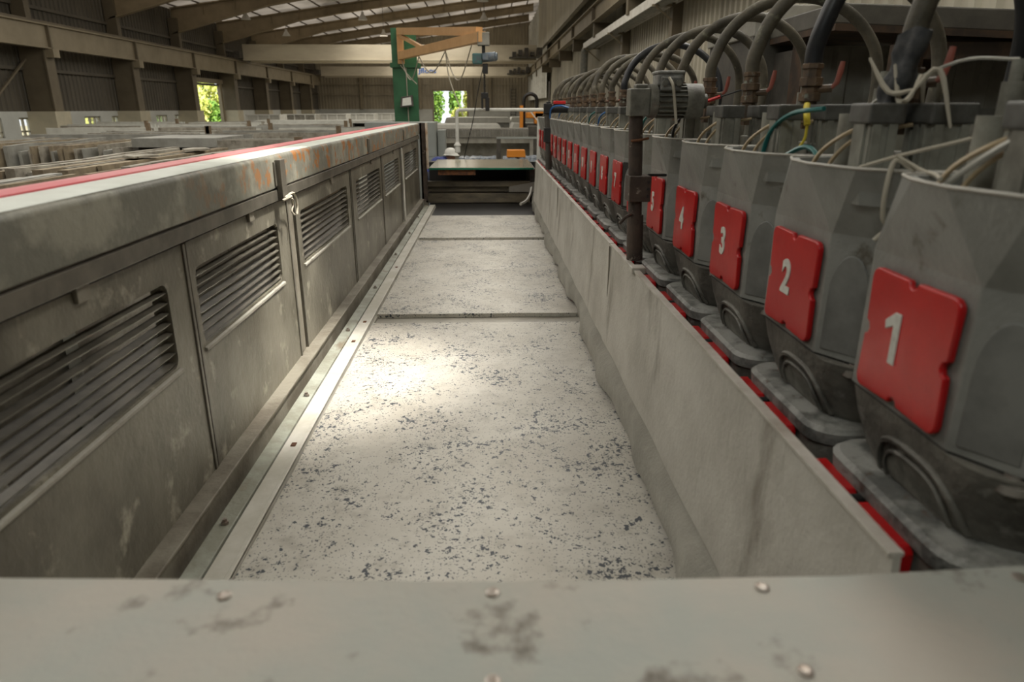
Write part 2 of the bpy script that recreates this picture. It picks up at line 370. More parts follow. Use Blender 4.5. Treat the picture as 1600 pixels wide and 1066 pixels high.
# right wall: cladding, upper wall set in front
w = MB(); w.corr((XR,-8,FL), (0,83,0), (0,0,10.5), (-1,0,0), .32, .05)
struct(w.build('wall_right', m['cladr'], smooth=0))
w = MB(); w.box(3.75, 3.95, 14, 55, 4.0, 8.6)
struct(w.build('wall_right_upper', m['cladr'], smooth=0))
w = MB()
w.corr((4.4,55,.8), (0,20,0), (0,0,7), (-1,0,0), 2.2, .3)
struct(w.build('wall_right_far', m['foil'], smooth=0))
# roof: sloping up towards the right
def zr(x): return 4.55+.14*(x-XL)
w = MB(); w.add([(XL-.5,10,zr(XL-.5)+.62),(XR+.5,10,zr(XR+.5)+.62),(XR+.5,YB+.5,zr(XR+.5)+.62),(XL-.5,YB+.5,zr(XL-.5)+.62)], [(0,1,2,3)])
w.add([(XL-.5,-8,zr(XL-.5)+.62),(XR+.5,-8,zr(XR+.5)+.62),(XR+.5,10,zr(XR+.5)+.62),(XL-.5,10,zr(XL-.5)+.62)], [(0,1,2,3)])
struct(w.build('ceiling', m['roof'], smooth=0))
cols = [28.2+6.63*i for i in range(-3, 7)]
for i, y in enumerate(cols):
    r = MB(); x0, x1 = XL+.3, 3.75
    for (za, zb, t) in ((0, .06, .16), (.06, .5, .03), (.5, .56, .16)):
        pts = []
        for k in range(9):
            x = x0+(x1-x0)*k/8; dip = .75*max(0, 1-k/2.2)
            pts.append((x, zr(x)+(za if za > .01 else 0)-(dip if za < .3 else 0), zr(x)+zb-(dip if zb < .3 else 0)))
        r.loft([[(x, y-t, a), (x, y+t, a), (x, y+t, b_), (x, y-t, b_)] for x, a, b_ in pts])
    for k in range(1, 12):
        x = x0+(x1-x0)*k/12; r.box(x-.015, x+.015, y-.1, y+.1, zr(x)+.03, zr(x)+.5)
    o = r.build('roof_rafter', m['rafter'], smooth=0)
    struct(o)
p = MB(); x = XL+.6
while x < XR:
    p.box(x-.04, x+.04, -8, YB, zr(x)+.56, zr(x)+.6+.02); x += 1.25
struct(p.build('trim_1', m['purlin'], smooth=0))
# left columns with plinth, crane bracket
for i, y in enumerate(cols):
    t = thing('steel_column', 'brown steel wall column on a whitewashed plinth, one of the row along the dark far-side wall', 'column', (XL+.5, y, FL), 'brown steel columns along the far-side wall')
    MB().box(XL+.1, XL+1.05, y-.22, y+.22, -.1, 2.1).box(XL+1.0, XL+1.06, y-.28, y+.28, -.1, 2.1).build('column_shaft', m['column'], t, 0)
    MB().box(XL+.1, XL+.6, y-.16, y+.16, 2.1, zr(XL)+.1).build('upper_shaft', m['column'], t, 0)
    MB().box(XL+.6, XL+1.35, y-.2, y+.2, 1.8, 2.1).build('bracket', m['girder'], t, 0)
    MB().box(XL+.1, XL+1.15, y-.5, y+.5, FL, -.1).build('plinth', m['plinth'], t, 0)
def girder(name, label, x, z0, z1, y0, y1, flip):
    t = thing(name, label, 'crane rail', (x, (y0+y1)/2, z0))
    MB().box(x-.16, x+.16, y0, y1, z1-.05, z1).box(x-.02, x+.02, y0, y1, z0+.04, z1-.05).box(x-.14, x+.14, y0, y1, z0, z0+.04).build('girder_beam', m['girder'], t, 0)
    MB().box(x-.04, x+.04, y0, y1, z1, z1+.1).build('rail', m['column'], t, 0)
    for y in cols: MB().box(x-.14, x+.14, y-.04, y+.04, z0, z1-.05).build('stiffener', m['column'], t, 0)
    return t
girder('crane_girder', 'long beige crane girder running on the brown columns of the far-side wall', XL+1.1, 2.1, 2.95, 0, 72, 1)
gr = girder('crane_girder', 'long beige crane girder on brackets along the pale corrugated wall above the heads', 4.05, 3.05, 3.65, 9, 74, -1)
for y in cols: MB().box(4.0, 4.72, y-.15, y+.15, 2.55, 3.05).build('bracket', m['column'], gr, 0)
struct(MB().box(4.5, 4.75, 18.2, 18.5, FL, 6.6).build('trim_2', m['column'], smooth=0))
struct(MB().box(4.5, 4.75, 24.8, 25.1, FL, 6.6).build('trim_3', m['column'], smooth=0))
# diagonal brace on left wall
struct(MB().beam((XL+.3, 25.2, -.1), (XL+.3, 28.0, 1.75), .07, .07).build('trim_4', m['column'], smooth=0))
# left door lining and roller post
o = MB().box(XL+.1, XL+.3, 47.3, 47.6, FL, 1.5).box(XL+.1, XL+.3, 43.1, 43.3, FL, 1.5).box(XL+.1, XL+.3, 43.1, 48.8, 1.5, 1.75).build('door_1', m['girder'], smooth=0); struct(o)
o = MB().box(-5.75, -5.6, YB-.15, YB+.1, FL, 1.7).box(-2.2, -2.05, YB-.15, YB+.1, FL, 1.7).box(-5.75, -2.05, YB-.15, YB+.1, 1.7, 1.85).build('door_2', m['girder'], smooth=0); struct(o)
# overhead cranes
def crane(y, z0, z1, x0, x1, label):
    t = thing('overhead_crane', label, 'crane', ((x0+x1)/2, y, z0))
    MB().box(x0, x1, y-.2, y+.2, z0, z1).box(x0, x1, y-.3, y+.3, z0-.02, z0+.05).build('bridge_girder', m['crane'], t, 0)
    MB().box(x0, x1, y+1.2, y+1.6, z0-.1, z1-.1).build('bridge_girder', m['crane'], t, 0)
    MB().box(x0-.35, x0, y-.9, y+2.4, z0+.1, z0+.5).build('end_carriage', m['dark'], t, 0)
    MB().box(x1, x1+.35, y-.9, y+2.4, z0+.3, z0+.75).build('end_carriage', m['dark'], t, 0)
    k = MB()
    for i in range(4): k.box(x1-1.6+i*.4, x1-1.35+i*.4, y-.75, y-.3, z0+.2+.08*(i % 2), z0+.5+.12*(i % 3))
    k.box(x1-1.8, x1, y-.85, y-.25, z0+.12, z0+.2).build('platform', m['dark'], t, 0)
    return t
crane(49, 3.0, 3.95, -15.9, 3.2, 'nearer cream overhead crane bridge spanning the hall under the roof')
c2 = crane(70, 2.95, 3.75, -15.7, 3.6, 'farther cream overhead crane bridge with blue lettering, behind the nearer one')
text_mesh('Jflons', .62, 'lettering', m['logo'], c2, (-5.7, 69.75, 3.38), (1,0,0), (0,0,1), .01, .012, 1.25)
for px in (-7.5, -5.2, -3.1): pass
# high-bay lamps
LP = [(x, y) for y in (34, 42, 50) for x in (-13.3, -6.9, -.2)]
for i, (x, y) in enumerate(LP):
    z = 4.55+.1*(y == 42)
    t = thing('high_bay_lamp', 'bell-shaped white high-bay lamp hanging under the roof rafters', 'lamp', (x, y, z), 'white bell lamps under the roof')
    MB().lathe(x, y, [(.26,z),(.24,z+.05),(.15,z+.2),(.08,z+.3),(.07,z+.42)], 16).build('lamp_shade', m['lampm'], t)
    MB().cyl((x,y,z+.4), (x,y,zr(x)+.58), .012, 6).build('cord', m['dark'], t)
# ------------------------------------------------------------------ outside
struct(MB().box(-70, 60, -20, 130, FL-.5, FL-.22).build('ground', m['earth'], smooth=0))
def tree(x, y, h, r, mat, label, group):
    rr = random.Random(int(x*13+y*7)); t = thing('tree', label, 'tree', (x, y, FL-.22), group)
    MB().tube([(x,y,FL-.22),(x+.1,y,FL+h*.4),(x-.1,y+.1,FL+h*.75)], [.16,.12,.05], 8).build('trunk', m['bark'], t)
    f = MB()
    for k in range(1500):
        u = Vector((rr.gauss(0,1), rr.gauss(0,1), rr.gauss(0,1))).normalized()*(rr.random()**.4)
        c = Vector((x+u.x*r, y+u.y*r, FL+h*.5+u.z*h*.48)); s_ = rr.uniform(.12,.3)
        a = Vector((rr.gauss(0,1), rr.gauss(0,1), rr.gauss(0,1))).normalized(); bb = a.cross(Vector((rr.gauss(0,1),rr.gauss(0,1),rr.gauss(0,1)))).normalized()
        f.add([c-a*s_, c-bb*s_*.5, c+a*s_, c+bb*s_*.5], [(0,1,2,3)])
    f.build('foliage', mat, t, 0)
G = 'sunlit trees outside the side doorway'
for a in ((-26,62,4.5,2.6,'leafA'), (-24,56,3.2,1.8,'leafB'), (-29,68,8,2.8,'leafB'), (-33,74,6,3.2,'leafA'), (-22.5,54.5,3.6,1.5,'leafA'), (-30,60,4,2.2,'leafA'), (-36,80,7,3,'leafB'), (-25.5,66,6,1.9,'leafA'), (-24.2,64,3,1.4,'leafB')):
    tree(*a[:4], m[a[4]], 'sunlit yellow-green tree outside the side doorway', G)
G = 'sunlit trees outside the end doorway'
for a in ((-6.3,86,6.5,1.2,'leafB'), (-1.9,84,6,1.0,'leafA'), (-4.2,92,6.5,.8,'leafB'), (-3.6,87,2.4,.9,'leafA')):
    tree(*a[:4], m[a[4]], 'sunlit green tree outside the end doorway', G)
G = 'bushes outside the small side windows'
for a in ((-22,30,3.2,1.8,'leafA'), (-22,42,3.2,1.8,'leafA')):
    tree(*a[:4], m[a[4]], 'pale sunlit bush outside the small side windows', G)

# ------------------------------------------------------------------ machine: front cover plate
t = thing('cover_plate', 'smeared grey metal cover plate with bolts across the near end of the machine', 'cover plate', (0, .6, -.70))
c = MB(); pts = [(-1.9,.865),(-.71,.853),(0,.822),(.5,.818),(.78,.832),(1.9,.87)]
c.prism([(x,y) for x,y in pts]+[(1.9,.15),(-1.9,.15)], 'z', -.66, -.64); c.prism([(x,y) for x,y in pts]+[(x,y-.012) for x,y in reversed(pts)], 'z', -.78, -.645)
c.build('sheet', m['lip'], t, 30, .004)
for x, y in ((-.372,.80),(-.001,.795),(.378,.793),(.756,.803),(-.002,.638),(.373,.641),(-.75,.80),(-.38,.635)):
    MB().lathe(x, y, [(.010,-.64),(.010,-.6375),(.006,-.6355),(.004,-.6355)], 12).build('bolt', m['bolt'], t)
MB().box(-1.9,1.9,.2,.75,FL,-.66).build('end_casing', m['lip'], t, 0)
# ------------------------------------------------------------------ conveyor and slabs
cv = thing('conveyor', 'slurry-covered grey conveyor bed running under the stone slabs', 'conveyor', (0, 6, FL))
MB().box(-.80, .95, .8, 10.6, -1.40, -1.383).build('belt', m['belt'], cv, 0)
MB().box(-.80, .95, 9.35, 10.6, -1.382, -1.37).build('wet_belt', m['blackm'], cv, 0)
MB().box(-.95, .93, .78, 10.6, FL, -1.41).build('bed_frame', m['dark'], cv, 0)
def stone(y0, y1, label, sd):
    rr = random.Random(sd); ed = []
    n = 26
    ed += [(-.785+(1.66)*i/n, y0+rr.uniform(-.003,.003)) for i in range(n+1)]
    ed += [(.875, y0+(y1-y0)*i/n) for i in range(1, n+1)]
    ed += [(.875-(1.66)*i/n, y1+rr.uniform(-.004,.004)) for i in range(1, n+1)]
    ed += [(-.785+rr.uniform(-.003,.003), y1-(y1-y0)*i/n) for i in range(1, n)]
    t = thing('stone_slab', label, 'stone slab', (.04, (y0+y1)/2, -1.383))
    MB().prism(ed, 'z', -1.3815, -1.352).build('slab_top', m['slab'], t, 30, .002)
stone(1.0, 4.39, 'pale granite slab with black specks lying nearest on the conveyor', 1)
stone(4.60, 7.42, 'speckled granite slab lying second along the conveyor', 2)
stone(7.58, 9.25, 'speckled granite slab farthest on the conveyor, before the dark chamber', 3)
# left channels beside the belt
t = thing('side_channel', 'pale steel channels and strips running along the slab edge below the louvred guards', 'machine rail', (-.9, 5.5, -1.41))
MB().box(-.805,-.79,.85,10.2,-1.40,-1.33).box(-.87,-.79,.85,10.2,-1.345,-1.335).build('edge_strip', m['strip'], t, 0, .002)
MB().box(-.795,-.783,.85,10.2,-1.40,-1.365).build('belt_guide', m['belt'], t, 0)
c = MB().box(-.96,-.87,.85,10.2,-1.41,-1.38); c.prism([(-.955,-1.38),(-.88,-1.38),(-.885,-1.345),(-.945,-1.338)], 'y', .85, 10.2)
c.build('channel', m['railp'], t, 0, .003)
c = MB(); c.box(-1.035,-.975,.85,10.3,-1.41,-1.275).box(-1.035,-.955,.85,10.3,-1.275,-1.262); c.build('curb', m['curb'], t, 0, .003)
rr = random.Random(5)
for y in (2.05, 3.15, 4.2, 5.3, 6.6, 7.8, 9.0):
    x = -.915+rr.uniform(-.01,.01); MB().lathe(x, y, [(.013,-1.345),(.013,-1.332),(.008,-1.332),(.008,-1.322)], 6).build('nut', m['bolt'], t)
for y in (2.6, 3.95, 4.35, 6.0): MB().box(-.84,-.82,y,y+.03,-1.336,-1.331).build('slot_plate', m['rust'], t, 0)
# ------------------------------------------------------------------ left beam
bx = -1.0
t = thing('side_beam', 'long flaking grey box beam with pale top and red edge beside the slabs', 'machine beam', (-1.13, 5.6, -.42))
c = MB(); prof = [(bx,-.352),(bx,-.225),(bx-.004,-.212),(bx-.014,-.204),(bx-.03,-.200),(bx-.14,-.200),(bx-.14,-.352)]
rings = []
for k in range(61):
    y = .2+(10.4-.2)*k/60; rings.append([(x+.0015*math.sin(k*2.1+i), y, z) for i,(x,z) in enumerate(prof)])
c.loft(rings); c.build('box_beam', m['beam'], t, 50)
c = MB().prism([(bx-.012,-.2035),(bx-.03,-.1985),(bx-.145,-.1985),(bx-.145,-.2035)], 'y', .2, 10.4); c.build('pale_top', m['beamtop'], t, 50)
MB().box(bx-.235, bx-.145, .2, 10.5, -.215, -.193).build('red_edge', m['pink'], t, 0, .003)
MB().box(bx-.02, bx+.004, .3, 10.3, -.412, -.362).box(bx-.05, bx-.01, .3, 10.3, -.362, -.352).build('flat_bar', m['slat'], t, 0, .002)
MB().box(bx-.235, bx-.21, .2, 10.4, -.5, -.215).build('outer_web', m['beam'], t, 0)
for y in (3.3, 5.9, 8.4): MB().box(bx-.001, bx+.008, y, y+.1, -.345, -.235).build('latch_tab', m['slat'], t, 0, .002)
# things on beam
hk = MB().box(bx+.004, bx+.03, 3.32, 3.40, -.415, -.225).build('hanging_latch', m['slat'], None, 0, .003)
tag(hk, 'narrow grey steel latch hanging on the side beam above the bright louvre', 'latch')
pts = spline([(bx+.035,3.33,-.40),(bx+.05,3.40,-.385),(bx+.045,3.47,-.41),(bx+.04,3.50,-.46),(bx+.04,3.48,-.50)],5)
pts2 = spline([(bx+.035,3.33,-.40),(bx+.055,3.37,-.41),(bx+.045,3.41,-.44),(bx+.045,3.38,-.47),(bx+.05,3.40,-.49)],5)
c = MB().tube(pts, .006, 6).tube(pts2, .005, 6); c.tube(spline([(bx+.03,3.31,-.41),(bx+.06,3.34,-.395),(bx+.03,3.37,-.405),(bx+.02,3.33,-.415)],5), .007, 6)
tag(c.build('twine', m['string']), 'knotted pale twine hanging from the latch on the side beam', 'twine')
# louvred guard panels
def guard(y0, y1, l0, l1, label, grp=None, sill=None, post=None):
    t = thing('louvred_guard', label, 'guard panel', (-1.02, (y0+y1)/2, -1.262), grp)
    X = -1.02; zt, zb, lt, lb = -.425, -1.262, -.52, -.80
    c = MB(); th = .012
    rr = random.Random(int(y0*10)); r = .035
    # frame around a rounded opening, built as a ring of quads
    def op(t_):
        pts = []
        for (cy, cz, a0) in ((l1-r, lt-r, 0), (l0+r, lt-r, 90), (l0+r, lb+r, 180), (l1-r, lb+r, 270)):
            for k in range(5):
                a = math.radians(a0+k*22.5); pts.append((cy+(r+t_)*math.cos(a), cz+(r+t_)*math.sin(a)))
        return pts
    inner = op(0); cyc = (l0+l1)/2; czc = (lt+lb)/2; outer = []
    for i, (py, pz) in enumerate(inner):
        q = i//5; k = i % 5
        cor = [(y1,zt),(y0,zt),(y0,zb),(y1,zb)][q]
        if k == 2: outer.append(cor)
        elif (k < 2) == (q % 2 == 0): outer.append((cor[0], pz))
        else: outer.append((py, cor[1]))
    for (xa) in (X,):
        n = len(inner)
        c.add([(xa, p[0], p[1]) for p in inner]+[(xa, p[0], p[1]) for p in outer], [(i, (i+1) % n, n+(i+1) % n, n+i) for i in range(n)])
        c.add([(xa-th, p[0], p[1]) for p in inner]+[(xa-th, p[0], p[1]) for p in outer], [(i, n+i, n+(i+1) % n, (i+1) % n) for i in range(n)])
        c.add([(xa, p[0], p[1]) for p in outer]+[(xa-th, p[0], p[1]) for p in outer], [(i, (i+1) % n, n+(i+1) % n, n+i) for i in range(n)])
    # recessed throat of the opening
    c.loft([[(X, p[0], p[1]) for p in op(0)], [(X-.05, p[0], p[1]) for p in op(-.006)]], cap=False)
    o = c.build('sheet', m['panel'], t, 35)
    s = MB(); n = 8
    for k in range(n):
        z = lt-.03-(lt-lb-.045)*k/(n-1); dz = .004*math.sin(y0*3+k)
        s.loft([[(X-.006, yy, z-.006+dz*w_), (X-.004, yy, z-.001+dz*w_), (X-.030, yy, z+.004+dz*w_), (X-.032, yy, z+.000+dz*w_)] for yy, w_ in ((l0-.004,0),((l0+l1)/2,1),(l1+.004,0))])
    s.build('louvre_slats', m['slat'], t, 30)
    MB().loft([[(X-.04,yy,lb+.002),(X+.010,yy,lb-.010),(X+.010,yy,lb-.022),(X-.002,yy,lb-.026)] for yy in (l0-.01,l1+.01)]).build('sill', m['sill'], t, 0, .002)
    MB().box(X-.002, X+.006, y1-.018, y1, zb, zt).build('edge_trim', m['slat'], t, 0, .002)
    MB().box(X-.002, X+.004, y0, y0+.014, zb, zt).build('edge_trim', m['slat'], t, 0, .002)
    yc = l0+(l1-l0)*.62
    MB().box(X, X+.012, yc-.03, yc+.03, zt-.03, zt+.012).build('clip', m['curb'], t, 0, .002)
    return t
guard(.55, 2.30, .95, 2.14, 'nearest louvred steel guard panel with long slats in the near corner')
guard(2.31, 3.53, 2.36, 3.34, 'second louvred guard from the near end, stained with flaking patches')
guard(3.66, 5.18, 3.76, 5.05, 'brightly lit louvred guard right behind the hanging latch and twine')
guard(5.22, 6.72, 5.40, 6.62, 'louvred guard next beyond the brightly lit one')
guard(6.75, 8.15, 6.9, 8.05, 'second louvred guard beyond the brightly lit one, before the dark gap')
guard(8.42, 10.3, 8.6, 10.1, 'farthest louvred guard panel beside the rusty end post')
tag(MB().box(-1.06,-1.025,3.55,3.64,-1.262,-.42).build('guard_post', m['curb'], None, 0, .004), 'narrow brown upright between the stained and the brightly lit guard panels', 'post')
tag(MB().box(-1.05,-1.03,8.19,8.38,-1.262,-.42).build('guard_post', m['dark'], None, 0, .004), 'dark upright in the gap before the farthest guard panel', 'post')
wp = MB().tube(spline([(-1.01,8.24,-.43),(-1.005,8.26,-.8),(-1.0,8.22,-1.1),(-1.0,8.24,-1.262)],6), .014, 8).build('hanging_pipe', m['strip'])
tag(wp, 'thin pale pipe hanging in the dark gap between two far guard panels', 'pipe')
# end post
t = thing('end_post', 'rusty brown steel post with a pale edge at the far end of the side beam', 'post', (-1.03, 10.6, FL))
MB().box(-1.0,-.915,10.42,10.46,-1.30,-.195).box(-1.0,-.97,10.42,10.6,-1.30,-.195).build('web', m['rustpost'], t, 0, .003)
MB().box(-.915,-.885,10.40,10.48,-.84,-.195).build('pale_flange', m['palepost'], t, 0, .003)
MB().box(-1.0,-.93,10.62,10.7,FL,-.9).build('lower_flange', m['curb'], t, 0)
# outer legs of the side wall of the machine
for y in (1.2, 4.2, 7.2, 10.2):
    tag(MB().box(-1.24,-1.14,y,y+.1,FL,-.412).build('machine_leg', m['dark'], None, 0), 'dark steel leg under the side beam behind the guards', 'leg', 'legs under the side beam')
# end cover and chamber
t = thing('end_cover', 'dusty glass-topped cover across the far end of the conveyor', 'machine cover', (-.2, 11.2, -.98))
MB().prism([(-.88,10.4),(.66,10.4),(.66,12.1),(-.88,12.1)], 'z', -.845, -.82).build('top_sheet', m['glass'], t, 0, .003)
MB().box(-.88,.66,10.385,10.4,-.85,-.826).build('green_rim', m['greenedge'], t, 0)
MB().box(-1.0,.66,12.0,12.1,-1.0,-.845).build('rear_rail', m['dirty'], t, 0)
MB().box(-.75,-.2,10.42,10.46,-.93,-.85).build('rust_strip', m['rust'], t, 0)
t = thing('end_chamber', 'dark dirty chamber behind the last slab under the glass-topped cover', 'machine chamber', (-.2, 11.0, FL))
MB().box(-1.0,.9,11.85,11.95,FL,-.845).build('back_plate', m['blackm'], t, 0)
MB().box(-.96,.7,10.62,10.72,-1.12,-1.04).box(-.96,.7,10.68,10.9,-1.2,-1.12).build('upper_crosspiece', m['dirty'], t, 0, .004)
MB().box(-.96,.7,10.62,10.8,-1.36,-1.22).build('lower_crosspiece', m['dirty'], t, 0, .004)
MB().prism([(.3,-1.12),(.7,-1.05),(.7,-1.2),(.3,-1.2)], 'y', 10.61, 10.68).build('slurry_heap', m['belt'], t, 0)
MB().box(.62,.7,10.62,11.9,FL,-.86).build('side_plate', m['dark'], t, 0)

# ------------------------------------------------------------------ right trough wall and rubber skirt
def trough(y0, y1, label, taper=0.):
    t = thing('splash_wall', label, 'splash wall', (.62, (y0+y1)/2, -1.2))
    c = MB(); n = 24; prof = [(.615,-.652),(.607,-.9),(.590,-1.155),(.600,-1.165),(.625,-1.15),(.628,-.652)]
    rings = []
    for k in range(n+1):
        y = y0+(y1-y0)*k/n
        rings.append([(x+.003*math.sin(k*.9+i) if 0 < i < 4 else x, y+(taper*(z+.65)*1.0 if k == 0 else 0), z) for i,(x,z) in enumerate(prof)])
    c.loft(rings); c.build('plate', m['trough'], t, 40)
    MB().box(.609,.634,y0+.002,y1-.002,-.656,-.648).build('top_edge', m['edge'], t, 0, .001)
    MB().box(.604,.609,y1-.02,y1-.004,-1.15,-.66).build('seam', m['curb'], t, 0)
trough(.875, 3.44, 'nearest pale slurry-coated splash wall plate, from the cover plate to the first seam', .12)
trough(3.45, 6.18, 'middle splash wall plate between its two seams, in front of the heads')
trough(6.19, 9.3, 'farthest splash wall plate narrowing towards the end cover')
def skirt(y0, y1, label, ph):
    c = MB(); n = 60; rings = []
    for k in range(n+1):
        y = y0+(y1-y0)*k/n; f = (y-.8)/8.5
        wv = .016*math.sin(y*3.1+ph)+.012*math.sin(y*7.3+ph*2)+.006*math.sin(y*15)
        xb = .552+.055*f; zb = -1.325+.012*math.sin(y*4.2+ph)+.006*math.sin(y*11)
        pr = [(.622,-1.13),(.616,-1.165),((.60+xb)/2-.012+wv*.6,-1.215),(xb+wv,zb)]
        rings.append([(x, y, z) for x, z in pr]+[(x+.007, y, z) for x, z in reversed(pr)])
    c.loft(rings); tag(c.build('rubber_skirt', m['curtain'], None, 60), label, 'rubber skirt')
skirt(.86, 5.62, 'nearer wavy rubber skirt hanging below the splash wall onto the slabs', 0)
skirt(5.64, 9.9, 'farther rubber skirt below the splash wall, starting at the torn seam', 2)
c = MB(); c.tube(spline([(.60,9.9,-1.06),(.57,9.75,-1.14),(.5,9.5,-1.2),(.42,9.35,-1.22)],5), [.02]*16, 6)
tag(c.build('hose_stub', m['curtain']), 'short bent rubber strip poking out at the far end of the skirt', 'rubber strip')
tag(MB().box(.60,.66,2.83,2.90,-.665,-.638).build('clamp', m['edge'], None, 0, .004), 'small pale clamp on the splash wall edge below the motor post', 'clamp')

# ------------------------------------------------------------------ polishing heads
PY = .518
def ring(pts, z): return [(x, y, z) for x, y in pts]
rim = [(.90,1.36),(.80,1.335),(.764,1.245),(.748,1.125),(.782,.960),(.85,.885),(1.0,.866),(1.2,.866),(1.3,.95),(1.3,1.27),(1.2,1.36),(1.05,1.37)]
mid = [(.90,1.448),(.802,1.392),(.80,1.388),(.80,1.062),(.801,1.058),(.868,.955),(1.0,.945),(1.2,.945),(1.33,1.02),(1.33,1.36),(1.2,1.448),(1.05,1.452)]
low = [(.90,1.448),(.802,1.392),(.799,1.388),(.799,1.062),(.80,1.058),(.866,.952),(1.0,.942),(1.2,.942),(1.33,1.02),(1.33,1.36),(1.2,1.448),(1.05,1.452)]
def sc_(pts, s, dx=0): return [(1.06+(x-1.06)*s+dx, 1.2+(y-1.2)*s) for x, y in pts]
def rr_poly(cx, cy, hx, hy, r, n=6):
    out = []
    for (sx, sy, a0) in ((1,1,0),(-1,1,90),(-1,-1,180),(1,-1,270)):
        for k in range(n):
            a = math.radians(a0+90*k/(n-1)); out.append((cx+sx*(hx-r)+r*math.cos(a), cy+sy*(hy-r)+r*math.sin(a)))
    return out
def head():
    t = thing('polishing_head', 'x', 'polishing head', (1.06, 1.2, -1.0), 'grey polishing heads in a row')
    c = MB(); c.loft([ring(low,-.57), ring(low,-.5), ring(mid,-.31), ring(mid,-.275), ring(rim,-.122)], cap=False)
    # arched shield pressed into the flank that faces along the row
    a_, b2 = Vector((.80,1.058,0)), Vector((.868,.955,0)); nn = Vector((b2.y-a_.y, a_.x-b2.x, 0)).normalized()*-.004
    if nn.x > 0: nn = -nn
    shield = []
    for k in range(13):
        q = math.pi*k/12; u_ = .5+.40*math.cos(q); p = a_.lerp(b2, u_); shield.append((p.x, p.y, -.42+.10*math.sin(q)))
    shield = [(shield[0][0],shield[0][1],-.555)]+shield+[(shield[-1][0],shield[-1][1],-.555)]
    sh = MB().loft([shield, [(p[0]+nn.x,p[1]+nn.y,p[2]) for p in shield]])
    ri = [(1.03+(x-1.03)*.93, 1.11+(y-1.11)*.93) for x, y in rim]
    c.loft([ring(rim,-.122), ring(ri,-.122), ring([(1.03+(x-1.03)*.9, 1.11+(y-1.11)*.9) for x, y in rim],-.2)], cap=False)
    c.add([(1.03+(x-1.03)*.9, 1.11+(y-1.11)*.9, -.2) for x, y in rim], [tuple(range(12))])
    c.build('hood', m['hood'], t, 12)
    rp_ = ring(rim,-.121); MB().tube(rp_+[rp_[0]], .0035, 5).build('rim_highlight', m['edge'], t, 60)  # pale tube puts the highlight along the hood rim into colour
    sh.build('flank_shield', m['shield'], t, 30, .002)
    # dark seam and bead under the hood
    c = MB(); c.loft([ring(sc_(low,.985),-.576), ring(sc_(low,.985),-.568)]); c.build('hood_seam', m['blackm'], t, 0)
    # motor casing, rounded, with raised arch reliefs
    c = MB()
    def sec(hx, hy, r, z): return [(x, y, z) for x, y in rr_poly(1.07, 1.195, hx, hy, r)]
    c.loft([sec(.225,.215,.13,-.80), sec(.23,.22,.13,-.735), sec(.245,.232,.12,-.70), sec(.262,.246,.10,-.63), sec(.270,.252,.09,-.576)])
    c.build('motor_casing', m['casing'], t, 50)
    def cx(y, z):      # front surface of the casing
        T = [(-.80,.225,.215,.13),(-.735,.23,.22,.13),(-.70,.245,.232,.12),(-.63,.262,.246,.10),(-.576,.270,.252,.09)]
        for (z0, *p), (z1, *q) in zip(T, T[1:]):
            if z <= z1: break
        f = min(1, max(0, (z-z0)/(z1-z0))); hx, hy, r = [a+(b_-a)*f for a, b_ in zip(p, q)]
        d = max(0, abs(y-1.195)-(hy-r)); return 1.07-(hx-r+math.sqrt(max(0, r*r-d*d)))
    yc, hw, P, Q = 1.155, .125, [], []
    for k in range(25):
        a = math.pi*k/24; yy = yc+hw*math.copysign(abs(math.cos(a))**.7, math.cos(a)); zz = -.726+.10*math.sin(a)**.7
        P.append((cx(yy, zz)-.002, yy, zz)); y2, z2 = yc+(yy-yc)*.78, -.728+(zz+.728)*.78; Q.append((cx(y2, z2)-.005, y2, z2))
    MB().tube(P, .0075, 6).build('arch_rib', m['casing'], t, 60)
    MB().tube(Q, .005, 6).build('arch_rib', m['casing'], t, 60)
    c = MB(); c.loft([Q, [(p[0]+.02, p[1], p[2]) for p in Q]]); c.build('arch_cover', m['motor'], t, 30)
    # bolt lug on near corner
    MB().lathe(.862, .975, [(.03,-.60),(.03,-.585),(.014,-.583),(.014,-.572)], 10).build('lug', m['bolt'], t)
    # flange
    c = MB()
    c.loft([[(x,y,z) for x,y in rr_poly(1.08,1.19,hx,hy,.075)] for hx,hy,z in ((.29,.236,-.785),(.300,.243,-.775),(.303,.246,-.745),(.292,.238,-.735),(.25,.22,-.733))])
    c.build('flange', m['flange'], t, 28)
    c = MB(); c.loft([[(x,y,z) for x,y in rr_poly(1.08,1.19,.288,.238,.07)] for z in (-1.0,-.775)]); c.build('gearbox', m['casing'], t, 40)
    for (a, b_) in ((1.265,1.425),(1.06,1.235)):
        c = MB(); c.prism([(a,-.93),(b_,-.93),(b_,-.789),(b_-.012,-.776),(a+.012,-.776),(a,-.789)], 'x', .757, .785); c.build('lower_plate', m['red'], t, 30, .003)
    MB().cyl((.76,1.25,-.785),(.785,1.25,-.785), .011, 10).build('gearbox_knob', m['blackm'], t)
    # pneumatic cylinders rising behind the hood rim
    for (xa, xb, ya, yb, zt) in ((.868,.945,1.095,1.185,.012), (.99,1.09,1.06,1.175,.012)):
        cy_ = MB(); cy_.box(xa+.006, xb-.006, ya+.006, yb-.006, -.30, zt-.045)
        for yy in (ya+.03, (ya+yb)/2, yb-.03): cy_.box(xa, xa+.01, yy-.008, yy+.008, -.3, zt-.045)
        for xx in (xa+.02, xb-.02): cy_.box(xx-.01, xx+.01, ya, ya+.01, -.3, zt-.045)
        o = cy_.build('air_cylinder', m['alu'], t, 0)
        MB().box(xa-.004, xb+.004, ya-.004, yb+.004, zt-.045, zt).build('cap', m['cap'], o, 0, .005)
